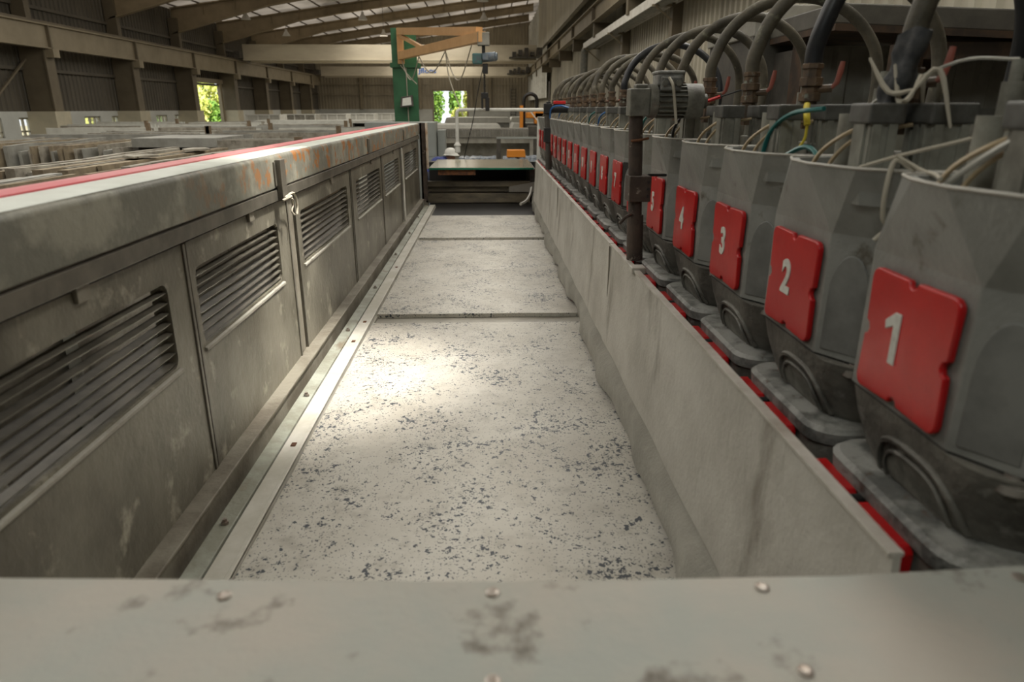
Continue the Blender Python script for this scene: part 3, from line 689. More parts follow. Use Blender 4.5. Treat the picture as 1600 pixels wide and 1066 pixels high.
    MB().box(.99,1.06,1.10,1.24,-.14,-.10).box(1.1,1.2,.97,1.07,-.3,-.06).box(1.2,1.28,1.1,1.3,-.35,-.02).build('cross_plate', m['alu'], t, 0, .004)
    MB().cyl((1.13,1.02,-.2), (1.13,1.02,.055), .024, 12).cyl((1.13,1.02,.055), (1.13,1.02,.10), .014, 10).build('air_pipe', m['alu'], t)
    MB().cyl((1.0,1.32,-.2), (1.0,1.32,-.01), .028, 12).cyl((.915,1.285,-.2), (.915,1.285,-.012), .024, 12).cyl((1.14,1.24,-.2), (1.14,1.24,-.02), .022, 12).build('guide_rod', m['alu'], t)
    MB().box(1.11,1.2,1.14,1.23,-.03,.0).build('connector', m['cap'], t, 0)
    # rusty water fitting, valve handle
    f = MB(); X, Y = 1.0, 1.205
    f.lathe(X, Y, [(.026,-.06),(.026,.02),(.034,.022),(.034,.045),(.027,.047),(.027,.065),(.036,.067),(.036,.09),(.028,.092),(.028,.115),(.033,.117),(.033,.13),(.026,.132)], 8)
    f.cyl((X,Y,.055), (X+.055,Y-.03,.06), .012, 8)
    o = f.build('water_fitting', m['rustfit'], t, 30)
    MB().tube([(X+.05,Y-.035,.06),(X+.062,Y-.04,.075),(X+.066,Y-.045,.105),(X+.07,Y-.045,.135)], [.006,.008,.009,.007], 8).build('valve_handle', m['handle'], o)
    # thin air tubes curving into the hood
    def tb(P, mat, r=.0055): MB().tube(spline(P, 5), r, 6).build('air_tube', mat, t, 60)
    tb([(.93,1.15,-.03),(.88,1.19,-.05),(.84,1.25,-.10),(.825,1.29,-.17)], m['ttan'])
    tb([(.99,1.13,-.035),(.9,1.18,-.06),(.86,1.23,-.12),(.85,1.25,-.19)], m['ttan'])
    return t
def plate(t, y):
    """red number plate with notched sides on the flat facet of the hood"""
    pts = []; r = .022; y0, y1, z0, z1 = y-.137, y+.137, -.556, -.302
    def notch(a, b_, n=6):
        return [(a+b_*math.cos(k)) for k in range(n)]
    def corner(cy, cz, a0):
        for k in range(5):
            a = math.radians(a0+22.5*k); pts.append((cy+r*math.cos(a), cz+r*math.sin(a)))
    def bite(cy, cz, a0, nr=.0145):
        for k in range(5):
            a = math.radians(a0-45*k); pts.append((cy+nr*math.cos(a), cz+nr*math.sin(a)))
    corner(y1-r, z1-r, 0); bite((y0+y1)/2, z1-.002, 0); corner(y0+r, z1-r, 90); bite(y0+.004, (z0+z1)/2, 90)
    corner(y0+r, z0+r, 180); bite((y0+y1)/2, z0+.004, 180); corner(y1-r, z0+r, 270); bite(y1-.004, (z0+z1)/2, 270)
    o = MB().prism(pts, 'x', .783, .797).build('number_plate', m['red'], t, 30, .0035)
    return o
protos = None
h0 = head()
num = {}
hl = {}
hood_extra = {}
NUMH = 20
WORD = ['','one','two','three','four','five','six','seven','eight','nine','ten','eleven','twelve']
heads = []
for k in range(1, NUMH+1):
    h = h0 if k == 1 else copy_tree(h0)
    h.location = (1.06, 1.2+PY*(k-1), -1.0+U); heads.append(h)
bpy.context.view_layer.update()
pl0 = None
for k, h in enumerate(heads, 1):
    if k <= 12:
        h['label'] = 'grey polishing head with a red plate reading %s' % WORD[k]
        if k == 6: h['label'] = 'grey polishing head whose red plate hides behind the motor post'
        if k == 7: h['label'] = 'grey polishing head with a black opening beside its red plate, beyond the motor post'
        del h['group']
    else:
        h['label'] = 'small far polishing head at the end of the row, beyond the plate reading twelve'
        h['group'] = 'far polishing heads at the end of the row'
    if k == 1: pl0 = plate(h, 1.213); pl = pl0
    else:
        pl = pl0.copy(); C.objects.link(pl); pl.parent = h; pl.location = (0,0,0)
    if k == 7:   # the flank cover is missing beside this plate
        MB().prism([(.796,1.058+PY*6),(.862,.955+PY*6),(.90,.955+PY*6),(.84,1.058+PY*6)], 'z', -.565, -.30).build('flank_opening', m['blackm'], h, 0)
    if k == 1:
        one = [(1.247,-.475),(1.247,-.40),(1.272,-.412),(1.276,-.395),(1.246,-.372),(1.226,-.372),(1.226,-.475)]
        MB().prism(one, 'x', .7805, .7835).build('number', m['digit'], pl, 0, .0015)
    else:
        text_mesh(str(k), .118 if k < 10 else .10, 'number', m['digit'], pl, (.782, 1.232+PY*(k-1), -.425), (0,-1,0), (0,0,1), .0016, .0045, .9)
# extras that only some heads have
def extra_tube(k, P, mat, r=.0055, name='air_tube'):
    MB().tube(spline([(x, y+PY*(k-1), z) for x, y, z in P], 6), r, 6).build(name, mat, heads[k-1], 60)
extra_tube(2, [(.86,1.70,-.16),(.865,1.66,-.07),(.88,1.56,-.015),(.91,1.42,.0)], m['tgreen'], .007)
extra_tube(2, [(.85,1.50,-.13),(.87,1.42,-.10),(.88,1.36,-.12),(.88,1.32,-.19)], m['tgreen'], .007)
extra_tube(1, [(.93,1.10,-.01),(.88,1.17,-.05),(.84,1.26,-.13),(.83,1.33,-.2)], m['tclear'], .006)
extra_tube(1, [(1.0,1.13,-.02),(.97,1.05,-.05),(.93,1.0,-.12),(.92,.98,-.2)], m['tgreen'], .007)
extra_tube(2, [(1.13,1.02,.10),(1.05,1.10,.10),(.96,1.22,.03),(.93,1.25,-.01)], m['tclear'], .004)
extra_tube(1, [(1.13,1.02,.12),(1.10,1.1,.13),(1.04,1.2,.08)], m['tclear'], .004)
extra_tube(5, [(1.13,1.02,.09),(1.02,1.10,.05)], m['tblack'], .004)
extra_tube(5, [(1.02,1.10,.05),(.97,1.14,.03)], m['redtape'], .008, 'red_connector')
extra_tube(5, [(.93,1.1,-.02),(.88,1.15,-.03),(.85,1.2,-.09),(.85,1.2,-.2)], m['tblack'], .007)
for k, mt in ((9,'tblue'),(10,'tgreen'),(15,'tblue'),(6,'tgreen')):
    extra_tube(k, [(.95,1.1,-.0),(.88,1.2,-.02),(.84,1.3,-.07),(.84,1.33,-.19)], m[mt], .007)
# tape, strings and rag
tp = MB().tube(spline([(.93,2.09,.012),(.925,2.08,.0),(.92,2.06,-.02),(.92,2.05,-.045)],4), .009, 8).tube(spline([(.92,2.05,-.045),(.92,2.06,-.09),(.90,2.10,-.14)],4), .004, 6).build('yellow_tape', m['yellow'])
tag(tp, 'strip of yellow tape hanging on a cable behind the hoods of heads two and three', 'tape')
st = MB()
st.tube(spline([(.86,1.40,-.12),(.83,1.42,-.10),(.82,1.42,-.16),(.83,1.43,-.22),(.85,1.44,-.24),(.83,1.45,-.27)],5), .005, 6)
st.tube(spline([(.80,1.50,-.12),(.84,1.42,-.09),(.90,1.34,-.06),(.96,1.27,-.03)],5), .004, 6)
st.tube(spline([(.83,1.42,-.09),(.86,1.38,-.115),(.84,1.30,-.118),(.80,1.22,-.118)],5), .004, 6)
tag(st.build('twine', m['string']), 'pale twine tied between the hoods of heads one and two', 'twine')
rg = MB(); rg_rings = []
for k in range(15):
    f = k/14; z = .165-.255*f; a0 = f*2.5; rad = (.033 if k < 3 else .030+.006*math.sin(k*1.3))*(.7 if k > 11 else 1)
    cx_, cy_ = .975-.045*f, 1.665+.03*f
    rg_rings.append([(cx_+rad*(1+.28*math.sin(3*q+a0))*math.cos(q), cy_+rad*(1+.28*math.sin(3*q+a0))*math.sin(q), z+.01*math.sin(q*2)) for q in [2*math.pi*i/18 for i in range(18)]])
rg.loft(rg_rings); tag(rg.build('rag', m['cloth'], None, 60), 'long black rag tied around the hose behind the hood of head one', 'rag')
rp = MB()
for a in ((.05,.02,.06,-.05),(-.05,-.02,-.07,-.03),(-.02,.03,-.09,.07),(.06,-.03,.09,-.1),(-.06,.05,-.02,.09)):
    rp.tube(spline([(.95,1.60,.04),(.95+a[0]*.5,1.60+a[1],.045+a[2]*.4),(.95+a[0],1.60+a[1]*2,.04+a[3]*.8)],4), [.004,.005,.006,.006,.006,.006,.005,.004,.003], 6)
tag(rp.build('frayed_rope', m['string']), 'frayed pale rope end beside the black rag behind head one', 'rope')
# hoses
hoses = []
for k in range(1, NUMH+1):
    rr = random.Random(k*3); X = 1.0; Y = 1.205+PY*(k-1)
    w_, hgt = .66+rr.uniform(-.05,.06), {1:.60,2:.56,3:.52,4:.47,5:.46}.get(k, .42+rr.uniform(-.04,.045))
    dy = rr.uniform(-.06,.06); dy2 = rr.uniform(-.12,.05)
    P = [(X,Y,.125),(X,Y,.17)]
    for i in range(1, 12):
        a = math.pi*i/12; P.append((X+w_/2-(w_/2)*math.cos(a), Y+dy*math.sin(a)+dy2*i/12, .13+(hgt-.13)*math.sin(a)))
    P += [(X+w_,Y+dy2,.10),(X+w_-.01,Y+dy2,-.08),(X+w_-.02,Y+dy2,-.3)]
    bk = k in (3, 9, 13)
    o = MB().tube(spline(P, 4), .0265 if k < 5 else .0245, 12).build('water_hose', m['hoseb'] if k == 9 else m['hose'])
    if k == 3: o.data.materials[0] = m['hoseb']
    if k <= 8:
        lab = 'thick %s water hose arching up from polishing head %s' % ('black' if bk else 'brown-grey', WORD[k])
        if k == 6: lab = 'thick brown-grey water hose arching from the head hidden behind the motor post'
        if k == 7: lab = 'thick brown-grey water hose arching from the head with the black opening'
        tag(o, lab, 'hose')
    else: tag(o, 'small far water hose arching over the heads beyond plate eight', 'hose', 'far water hoses beyond head 8')
for k in (2, 3, 5):
    rr = random.Random(k); Yk = 1.165+PY*(k-1)
    c = MB().tube(spline([(1.02,Yk+.03,.28),(1.05,Yk-.03,.29),(1.02,Yk-.035,.30),(.97,Yk,.29),(1.0,Yk+.04,.28),(1.06,Yk-.0,.26)],4), .006, 5)
# carrier behind the heads: manifold pipe and crossbeam
tag(MB().box(1.42,1.58,.9,11.9,-.55,-.12).build('crossbeam', m['boxgrey'], None, 0, .01), 'long dusty grey crossbeam running behind the polishing heads', 'machine beam')
tag(MB().cyl((1.68,.6,-.28),(1.68,11.9,-.28), .07, 14).build('manifold_pipe', m['casing']), 'long manifold pipe behind the heads that the water hoses run down to', 'pipe')
tag(MB().box(.84,1.5,.9,11.9,-1.12,-1.0).build('carriage_beam', m['dark'], None, 0), 'dark carriage beam that the polishing heads stand on', 'machine beam')
for y in (.95, 4.5, 8.1, 11.6): tag(MB().box(1.0,1.5,y,y+.15,FL,-1.12).box(1.43,1.55,y,y+.15,-1.12,-.55).build('machine_leg', m['dark'], None, 0), 'dark leg under the carriage beam of the heads', 'leg', 'legs under the carriage beam')
# motor posts
def motorpost(x, y, ztop, zbot, label, small):
    t = thing('motor_post', label, 'motor post', (x, y, zbot))
    MB().cyl((x+.03,y,zbot),(x,y,ztop-.09), .03, 14).cyl((x+.03,y,zbot),(x+.022,y,zbot+.2), .036, 14).build('post', m['rustpost'] if not small else m['dark'], t)
    MB().box(x-.035,x+.05,y-.045,y+.045,ztop-.115,ztop-.005).box(x-.01,x+.04,y-.03,y+.03,ztop-.005,ztop+.012).build('gear_housing', m['motor'] if not small else m['blackm'], t, 0, .006)
    if small:
        MB().cyl((x+.05,y,ztop-.06),(x+.25,y,ztop-.06), .045, 16).build('motor', m['blackm'], t)
        MB().box(x+.07,x+.2,y-.04,y+.04,ztop-.012,ztop+.02).build('terminal_box', m['redtape'], t, 0, .004)
        MB().box(x-.03,x+.04,y-.05,y+.05,-.35,-.2).build('clamp_block', m['blackm'], t, 0, .004)
        MB().cyl((x+.02,y,ztop),(x+.02,y,ztop+.22), .008, 8).build('aerial_rod', m['dark'], t)
        return t
    c = MB(); mx0, mx1, mz = x+.055, x+.235, ztop-.055
    c.cyl((mx0,y,mz),(mx1,y,mz), .058, 24)
    for k in range(20):
        a = 2*math.pi*k/20; ca, sa = math.cos(a), math.sin(a)
        p = [(ca*.055-sa*.002, sa*.055+ca*.002), (ca*.055+sa*.002, sa*.055-ca*.002), (ca*.07+sa*.002, sa*.07-ca*.002), (ca*.07-sa*.002, sa*.07+ca*.002)]
        c.loft([[(xx, y+q[0], mz+q[1]) for q in p] for xx in (mx0+.03, mx1-.035)])
    c.build('motor', m['motor'], t, 30)
    MB().cyl((mx0-.005,y,mz),(mx0+.026,y,mz), .068, 24).build('front_shield', m['motor'], t)
    MB().cyl((mx1-.035,y,mz),(mx1+.035,y,mz), .07, 24).cyl((mx1+.035,y,mz),(mx1+.06,y,mz), .03, 16).build('fan_cowl', m['motor'], t, 30)
    o = MB().box(mx0+.02,mx0+.125,y-.055,y+.055,mz+.06,mz+.105).box(mx0+.015,mx0+.13,y-.06,y+.06,mz+.105,mz+.118).box(mx0+.03,mx0+.115,y-.068,y-.03,mz+.04,mz+.095).build('terminal_box', m['flange'], t, 0, .006)
    c = MB()
    for q in (.045,.075,.10): c.cyl((mx0+q,y-.066,mz+.07),(mx0+q,y-.078,mz+.07), .012, 10)
    c.build('cable_gland', m['motor'], o)
    MB().tube(spline([(mx0+.06,y-.07,mz+.09),(mx0+.07,y-.10,mz+.06),(mx0+.085,y-.085,mz-.0),(mx0+.1,y-.08,mz-.09)],5), .006, 6).build('cable', m['string'], t)
    MB().box(x-.02,x+.075,y-.05,y+.05,-.385,-.275).build('clamp_block', m['rustpost'], t, 0, .005)
    c = MB()
    for zz in (-.30,-.33,-.36): c.cyl((x+.062,y-.052,zz),(x+.062,y-.046,zz), .007, 8)
    c.cyl((x+.07,y,-.275),(x+.16,y+.05,-.28), .006, 8); c.build('clamp_bolts', m['blackm'], t)
    MB().tube(spline([(x-.02,y-.03,-.13),(x+.02,y-.04,-.125),(x+.055,y-.02,-.12)],4), .006, 6).build('wire_wrap', m['rust'], t)
    MB().tube(spline([(x+.0,y-.03,-.44),(x-.03,y-.05,-.45),(x-.05,y-.03,-.48)],4), .007, 6).build('bracket_hook', m['rustpost'], t)
    return t
motorpost(.625, 3.05, .085, -.648, 'rusty post carrying a grey finned electric motor above the splash wall', False)
motorpost(.64, 7.9, .06, -.648, 'dark far post carrying a small black motor with red box', True)
tb = MB().tube(spline([(.67,7.85,-.1),(.68,7.8,0),(.76,7.75,.03),(.86,7.75,.01)],5), .009, 6).build('air_hose', m['tblue'])
tag(tb, 'bright blue air hose looping beside the far dark motor', 'hose')
tag(MB().box(.80,.93,11.75,11.85,-1.0,-.13).build('cream_board', m['white'], None, 0, .004), 'narrow cream upright panel closing the far end of the head row', 'panel')

# ------------------------------------------------------------------ behind the heads, right side
t = thing('canopy_housing', 'grey sheet-metal housing with rusty lower edge at the upper corner above the heads', 'machine housing', (3.2, 5, FL))
MB().prism([(2.15,.50),(4.3,.42),(4.3,.56),(3.4,.585),(2.15,.62)], 'y', 4.6, 6.2).build('housing_box', m['boxgrey'], t, 0, .01)
MB().prism([(2.15,.46),(4.3,.38),(4.3,.42),(2.15,.50)], 'y', 4.58, 6.2).box(2.6,4.3,4.62,4.72,.30,.40).build('rusty_edge', m['rustedge'], t, 0)
c = MB(); c.corr((2.32,5.2,-.2), (2.1,0,0), (0,0,.62), (0,-1,0), .26, .03); c.build('ribbed_panel', m['machine'], t, 0)
MB().box(2.32,4.4,5.16,5.3,-.24,-.2).box(3.05,3.15,5.1,5.2,-.5,.45).box(2.2,2.32,5.1,5.3,FL,.5).build('panel_frame', m['rustedge'], t, 0)
MB().box(2.3,4.5,5.25,5.4,FL,-.2).build('lower_panel', m['boxgrey'], t, 0)
c = MB(); c.box(2.2,2.3,5.3,6,FL,.4); c.build('side_leg', m['dark'], t, 0)
t = thing('vent_cabinet', 'grey cabinet with dark upright vent slats behind the hose arches', 'cabinet', (2.3, 6, FL))
MB().prism([(2.02,.52),(2.78,.52),(2.78,.74),(2.3,.74),(2.02,.66)], 'y', 5.6, 6.8).build('cabinet_top', m['machine'], t, 0, .01)
c = MB().box(2.3,2.8,5.72,5.74,FL,.5)
for k in range(14): c.box(2.42+k*.028,2.432+k*.028,5.66,5.72,-.4,.48)
c.build('vent_slats', m['slatdark'], t, 0)
MB().box(2.02,2.38,5.62,5.7,FL,.52).build('door', m['boxgrey'], t, 0)
MB().box(2.05,2.78,5.74,6.8,FL,.52).build('cabinet_body', m['dark'], t, 0)
t = thing('dark_partition', 'dark steel partition behind the hoses at the near end of the head row', 'partition', (2.6, 3, FL))
MB().box(4.35,4.5,-1,5.2,FL,1.2).build('partition_sheet', m['dark'], t, 0)
MB().box(4.3,4.36,1.2,1.4,FL,1.2).box(4.3,4.36,3.2,3.4,FL,1.2).build('stiffener', m['rustedge'], t, 0)
tag(MB().beam((2.4,4.2,FL),(2.4,4.2,.35), .12,.12).build('bent_duct', m['rustedge'], None, 0), 'dark rusty upright behind the hose arches under the housing', 'post')
# cable tray on the right wall
t = thing('cable_tray', 'long cream cable tray on brackets along the pale corrugated wall', 'cable tray', (4.3, 24, 2.4))
c = MB().box(4.05,4.08,12,31.5,2.40,2.62).box(4.55,4.58,12,31.5,2.40,2.62)
yy = 12.
while yy < 31.4: c.box(4.08,4.55,yy,yy+.06,2.41,2.44); yy += .35
c.build('tray', m['strip'], t, 0)
for y in (13, 18.3, 24.9, 31): MB().beam((4.0,y,2.38),(4.7,y,2.38),.06,.05).beam((4.1,y,2.36),(4.7,y,1.9),.04,.04).build('tray_bracket', m['girder'], t, 0)
MB().tube(spline([(4.3,12,2.5),(4.25,20,2.5),(4.3,31,2.5),(4.25,31.9,2.46),(4.2,32.2,2.2),(4.2,32.2,1.2),(4.2,32.2,FL)],5), .16, 10).build('cable_bundle', m['bellow'], t)

# ------------------------------------------------------------------ middle distance, centre
t = thing('jib_crane', 'green column carrying a pale orange jib arm behind the far end of the side beam', 'jib crane', (-1.88, 17, FL))
MB().box(-2.12,-1.64,16.8,17.2,FL,1.70).build('column', m['green'], t, 0, .004)
MB().box(-2.16,-1.6,16.76,16.8,FL,1.70).build('column_flange', m['green'], t, 0, .004)
MB().box(-2.2,-1.56,16.7,17.3,.88,.98).build('collar', m['green'], t, 0)
A, B_ = Vector((-1.95,16.65,1.12)), Vector((-.09,12.4,1.13))
o = MB().beam(A, B_, .13, .16).build('jib_arm', m['orange'], t, 0)
MB().beam((A.x,A.y,A.z+.5), (B_.x-.05,B_.y+.2,B_.z+.1), .12, .14).build('tie_beam', m['orange'], t, 0)
MB().box(A.x-.06,A.x+.08,A.y-.05,A.y+.08,.95,1.68).build('jib_mast', m['orange'], t, 0)
MB().beam((A.x,A.y,A.z+.42), A.lerp(B_, .38), .07, .07).build('brace', m['orange'], t, 0)
cbl = MB()
for a, b_, dz in ((.02,.28,.5),(.28,.62,.42),(.62,.9,.6)):
    p, q = A.lerp(B_, a), A.lerp(B_, b_); cbl.tube(spline([p+Vector((0,0,-.1)), p.lerp(q,.3)+Vector((0,0,-dz*.9)), p.lerp(q,.6)+Vector((0,0,-dz)), q+Vector((0,0,-.1))],6), .012, 6)
cbl.tube(spline([A.lerp(B_,.62)+Vector((0,0,-.1)), A.lerp(B_,.66)+Vector((0,0,-.6)), A.lerp(B_,.8)+Vector((0,0,-1.25))],6), .012, 6)
cbl.tube(spline([A+Vector((0,-.1,-.2)), A+Vector((.2,-.1,-.45)), A+Vector((.35,-.1,-.6))],6), .012, 6)
cbl.cyl((-1.85,16.74,.9),(-1.84,16.74,-.4), .012, 6)
cbl.build('festoon_cable', m['string'], t)
h = thing('chain_hoist', 'teal and blue-grey electric chain hoist with black hook hanging from the jib tip', 'hoist', (-.06, 12.5, -.0))
hx, hy, hz = -.07, 12.5, .80
MB().box(hx-.1,hx+.1,hy-.1,hy+.1,1.0,1.2).build('trolley', m['machine'], h, 0, .01)
MB().cyl((hx,hy,.86),(hx,hy,1.02), .03, 10).build('hanger', m['blackm'], h)
MB().box(hx-.19,hx-.02,hy-.09,hy+.09,hz-.09,hz+.08).build('gearbox', m['teal'], h, 0, .02)
MB().cyl((hx-.03,hy,hz+.01),(hx+.2,hy-.06,hz+.03), .075, 16).cyl((hx+.2,hy-.06,hz+.03),(hx+.23,hy-.065,hz+.03), .06, 16).build('motor', m['steelblue'], h)
MB().box(hx-.02,hx+.08,hy-.14,hy-.08,hz-.03,hz+.06).build('control_box', m['steelblue'], h, 0, .005)
MB().box(hx-.02,hx+.07,hy-.06,hy+.06,hz-.24,hz-.08).build('chain_box', m['blackm'], h, 0, .01)
ch = MB()
for k in range(10): ch.lathe(hx+.01, hy, [(.014,hz-.27-k*.03),(.02,hz-.26-k*.03),(.014,hz-.25-k*.03)], 8)
ch.cyl((hx+.01,hy,hz-.56),(hx+.01,hy,hz-.2), .01, 6); ch.build('chain', m['blackm'], h)
c = MB().box(hx-.05,hx+.07,hy-.04,hy+.04,.16,.26).box(hx-.05,hx-.015,hy-.03,hy+.03,-.0,.18).box(hx+.02,hx+.09,hy-.04,hy+.04,-.04,.18).build('hook_block', m['blackm'], h, 0, .01)
MB().tube(spline([(hx+.0,hy-.02,.7),(hx-.1,hy,.3),(hx-.2,hy+.1,-.2),(hx-.35,hy+.2,-.75),(hx-.45,hy+.3,-1.3)],6), .008, 6).build('control_cable', m['tblack'], h)
fl = thing('floodlight', 'small square floodlight fixed on the green jib column', 'floodlight', (-1.93,16.6,.1))
c = MB(); c.loft([[(x-1.98,16.55+.1*(zz+.0),z) for x,z,zz in ((-.02,.02,0),(.28,.05,0),(.26,.29,.6),(-.0,.25,.6))], [(x-1.98,16.66+.1*zz,z) for x,z,zz in ((-.02,.02,0),(.28,.05,0),(.26,.29,.6),(-.0,.25,.6))]]); c.build('housing', m['dark'], fl, 0, .01)
MB().loft([[(x-1.98,16.535+.1*zz,z) for x,z,zz in ((.03,.06,0),(.24,.08,0),(.22,.25,.6),(.04,.22,.6))], [(x-1.98,16.545+.1*zz,z) for x,z,zz in ((.03,.06,0),(.24,.08,0),(.22,.25,.6),(.04,.22,.6))]]).build('lens', m['white'], fl, 0)
MB().box(-1.9,-1.78,16.64,16.78,.1,.2).build('bracket', m['dark'], fl, 0)
# white pipe frame
t = thing('white_pipe', 'white bent pipe frame standing behind the glass-topped end cover', 'pipe', (.2,12.6,FL))
MB().tube(spline([(-.55,12.6,-.62),(-.55,12.6,-.35),(-.55,12.6,-.12),(-.545,12.6,-.06),(-.51,12.6,-.025),(-.44,12.6,-.02),(.2,12.6,-.02),(.92,12.6,-.02),(.98,12.6,-.035),(1.01,12.6,-.08),(1.01,12.6,-.3),(1.01,12.6,FL)],4), .03, 10).build('pipe_run', m['white'], t)
MB().lathe(-.55,12.6,[(.035,-.74),(.05,-.73),(.048,-.64),(.062,-.625),(.062,-.60),(.04,-.585),(.03,-.55)],14).build('nozzle', m['white'], t)
MB().beam((.72,12.6,-.03),(1.01,12.6,-.38),.02,.02).build('stay', m['white'], t, 0)
# cabinet
t = thing('control_cabinet', 'tall plain grey control cabinet behind the rusty end post', 'cabinet', (-1.7,15,FL))
MB().box(-2.5,-1.08,14.6,15.3,FL,-.26).build('cabinet_body', m['cabinet'], t, 0, .01)
MB().box(-1.75,-1.1,14.585,14.6,FL+.1,-.95).box(-1.75,-1.1,14.585,14.6,-.93,-.29).build('door', m['cabinet'], t, 0, .003)
MB().box(-1.06,-.9,14.9,15.3,-1.1,-.42).box(-1.06,-.88,14.85,15.3,-1.1,-1.0).build('side_box', m['cabinet'], t, 0, .005)
MB().box(-1.36,-1.28,14.58,14.59,-.36,-.33).build('name_badge', m['dark'], t, 0)
# machine with bellows
t = thing('bridge_saw', 'grey stone saw with long ribbed bellows behind the worker', 'stone saw', (-.2,22,FL))
c = MB(); xx = -1.75
while xx < 1.2:
    c.prism([(21.7,-.83),(21.7,-.60),(21.95,-.56),(22.3,-.56),(22.3,-.83)], 'x', xx, xx+.025); xx += .045
c.build('bellows', m['machine'], t, 0); MB().box(-1.75,1.2,21.75,22.28,-.82,-.58).build('bellows_core', m['dark'], t, 0)
MB().box(-1.9,1.4,21.75,22.3,-1.0,-.84).build('gantry_beam', m['machine'], t, 0, .01)
MB().box(-1.9,1.4,22.3,22.5,FL,-.98).build('rear_wall', m['machine'], t, 0)
MB().box(1.2,1.55,21.6,22.3,-.75,-.5).build('gearbox', m['dark'], t, 0, .01)
MB().box(-1.9,-1.75,21.7,22.3,FL,-.9).box(1.25,1.4,21.7,22.3,FL,-.9).build('leg', m['machine'], t, 0)
t = thing('portal_stand', 'grey-green steel portal frame standing in front of the stone saw', 'frame', (.7,20,FL))
MB().box(.22,.34,19.95,20.05,FL,-.8).build('post', m['dark'], t, 0); MB().box(.22,1.35,19.95,20.05,-.80,-.75).build('lintel', m['cabinet'], t, 0); MB().box(1.25,1.35,19.95,20.05,FL,-.8).build('post', m['dark'], t, 0)
for (xa, xb, y, lab) in ((-.75,.18,18,'film-wrapped slab stack beside the worker'),(.36,1.3,18,'film-wrapped slab stack under the orange block')):
    rr = random.Random(int(xa*9)); t = MB(); n = 14
    t.loft([[(xa+(xb-xa)*i/n, 17.6+j*.3, -1.17+rr.uniform(-.02,.025)) for i in range(n+1)]+[(xb,17.6+j*.3,FL),(xa,17.6+j*.3,FL)] for j in range(4)])
    tag(t.build('wrapped_stack', m['film'], None, 30), lab, 'slab stack')
tag(MB().prism([(.45,-1.15),(.92,-1.15),(.90,-.98),(.46,-.98)], 'y', 17.7, 18.1).build('timber_block', m['orangeb'], None, 0, .01), 'orange-brown block lying on the wrapped slab stack', 'block')
# far machines with pale tops
for (x0, x1, y, zt, lab) in ((-2.4,1.05,34,-.47,'long machine with pale rounded top beyond the stone saw'),):
    pass
def covermach(x0, x1, y, zt, lab, mt='foil'):
    t = thing('covered_machine', lab, 'machine', ((x0+x1)/2, y, FL))
    MB().prism([(x0,zt-.25),(x1,zt-.25),(x1,zt-.07),(x1-.1,zt),(x0+.1,zt)], 'y', y, y+3).build('pale_cover', m[mt], t, 0, .02)
    MB().box(x0+.05,x1-.05,y+.1,y+2.9,FL,zt-.25).build('machine_body', m['bellow'], t, 0)
covermach(-2.4, .45, 27, -.56, 'long low machine with pale cover just beyond the saw bellows')
covermach(-2.2, 1.1, 36, -.42, 'farther long machine with pale cover below the end doorway')
covermach(.95, 2.4, 30, -.58, 'low machine with pale cover beyond the saw, beside the orange post')
covermach(1.2, 2.8, 40, -.45, 'small far machine with pale cover below the far ladder')
t = thing('orange_machine', 'orange machine with black arched cable guide at the far end of the head row', 'machine', (1.5,25,FL))
MB().box(1.08,1.2,24.9,25.1,FL,.1).build('orange_post', m['orangeb'], t, 0, .01)
MB().box(1.6,2.1,25,25.6,-.5,.0).box(1.3,2.0,25,25.4,-.32,-.12).build('orange_body', m['orangeb'], t, 0, .03)
MB().box(1.2,2.2,25.1,26,FL,-.5).build('base', m['dark'], t, 0)
c = MB(); P = [(1.22,25,-.6),(1.22,25,.2)]+[(1.45-.23*math.cos(math.radians(a)),25,.25+.23*math.sin(math.radians(a))) for a in range(20,180,20)]+[(1.68,25,.2),(1.68,25,.0)]
c.tube(P, .06, 4); c.build('cable_guide', m['blackm'], t, 0)
# ladder on back wall
c = MB().box(2.3,2.36,YB-.3,YB-.24,-.8,2).box(2.8,2.86,YB-.3,YB-.24,-.8,2)
for k in range(9): c.box(2.3,2.86,YB-.3,YB-.26,-.6+k*.3,-.55+k*.3)
for yy in (0, 1.9): c.box(2.5,2.6,YB-.3,YB-.05,yy,yy+.05)
tag(c.build('wall_ladder', m['dark'], None, 0), 'thin dark ladder fixed on the back wall', 'ladder')

# worker with helmet
t = thing('person', 'person in a blue shirt and white hard hat bending over behind the end cover', 'person', (-1.0,14.2,FL))
def body(name, joints, edges, mat, parent):
    """smooth limbs grown as one surface with metaball-free remeshing: tapered tubes voxel-joined"""
    b_ = MB()
    for i, j in edges:
        p, ra = joints[i]; q, rb = joints[j]; p = Vector(p); q = Vector(q); n = 5
        b_.tube([p.lerp(q, k/n) for k in range(n+1)], [ra+(rb-ra)*k/n for k in range(n+1)], 10)
    for p, r in joints:
        p = Vector(p); b_.loft([[p+Vector((r*math.cos(a)*math.sin(f), r*math.sin(a)*math.sin(f), r*math.cos(f))) for a in [2*math.pi*i/10 for i in range(10)]] for f in [math.pi*(.05+.9*i/6) for i in range(7)]])
    o = b_.build(name, mat, parent, 180)
    rm = o.modifiers.new('remesh', 'REMESH'); rm.mode = 'VOXEL'; rm.voxel_size = .018; rm.use_smooth_shade = True
    s_ = o.modifiers.new('smooth', 'SMOOTH'); s_.factor = .5; s_.iterations = 4
    return o
t['at'] = list(t.location); t.location.z += .04
px, py = -.92, 14.2
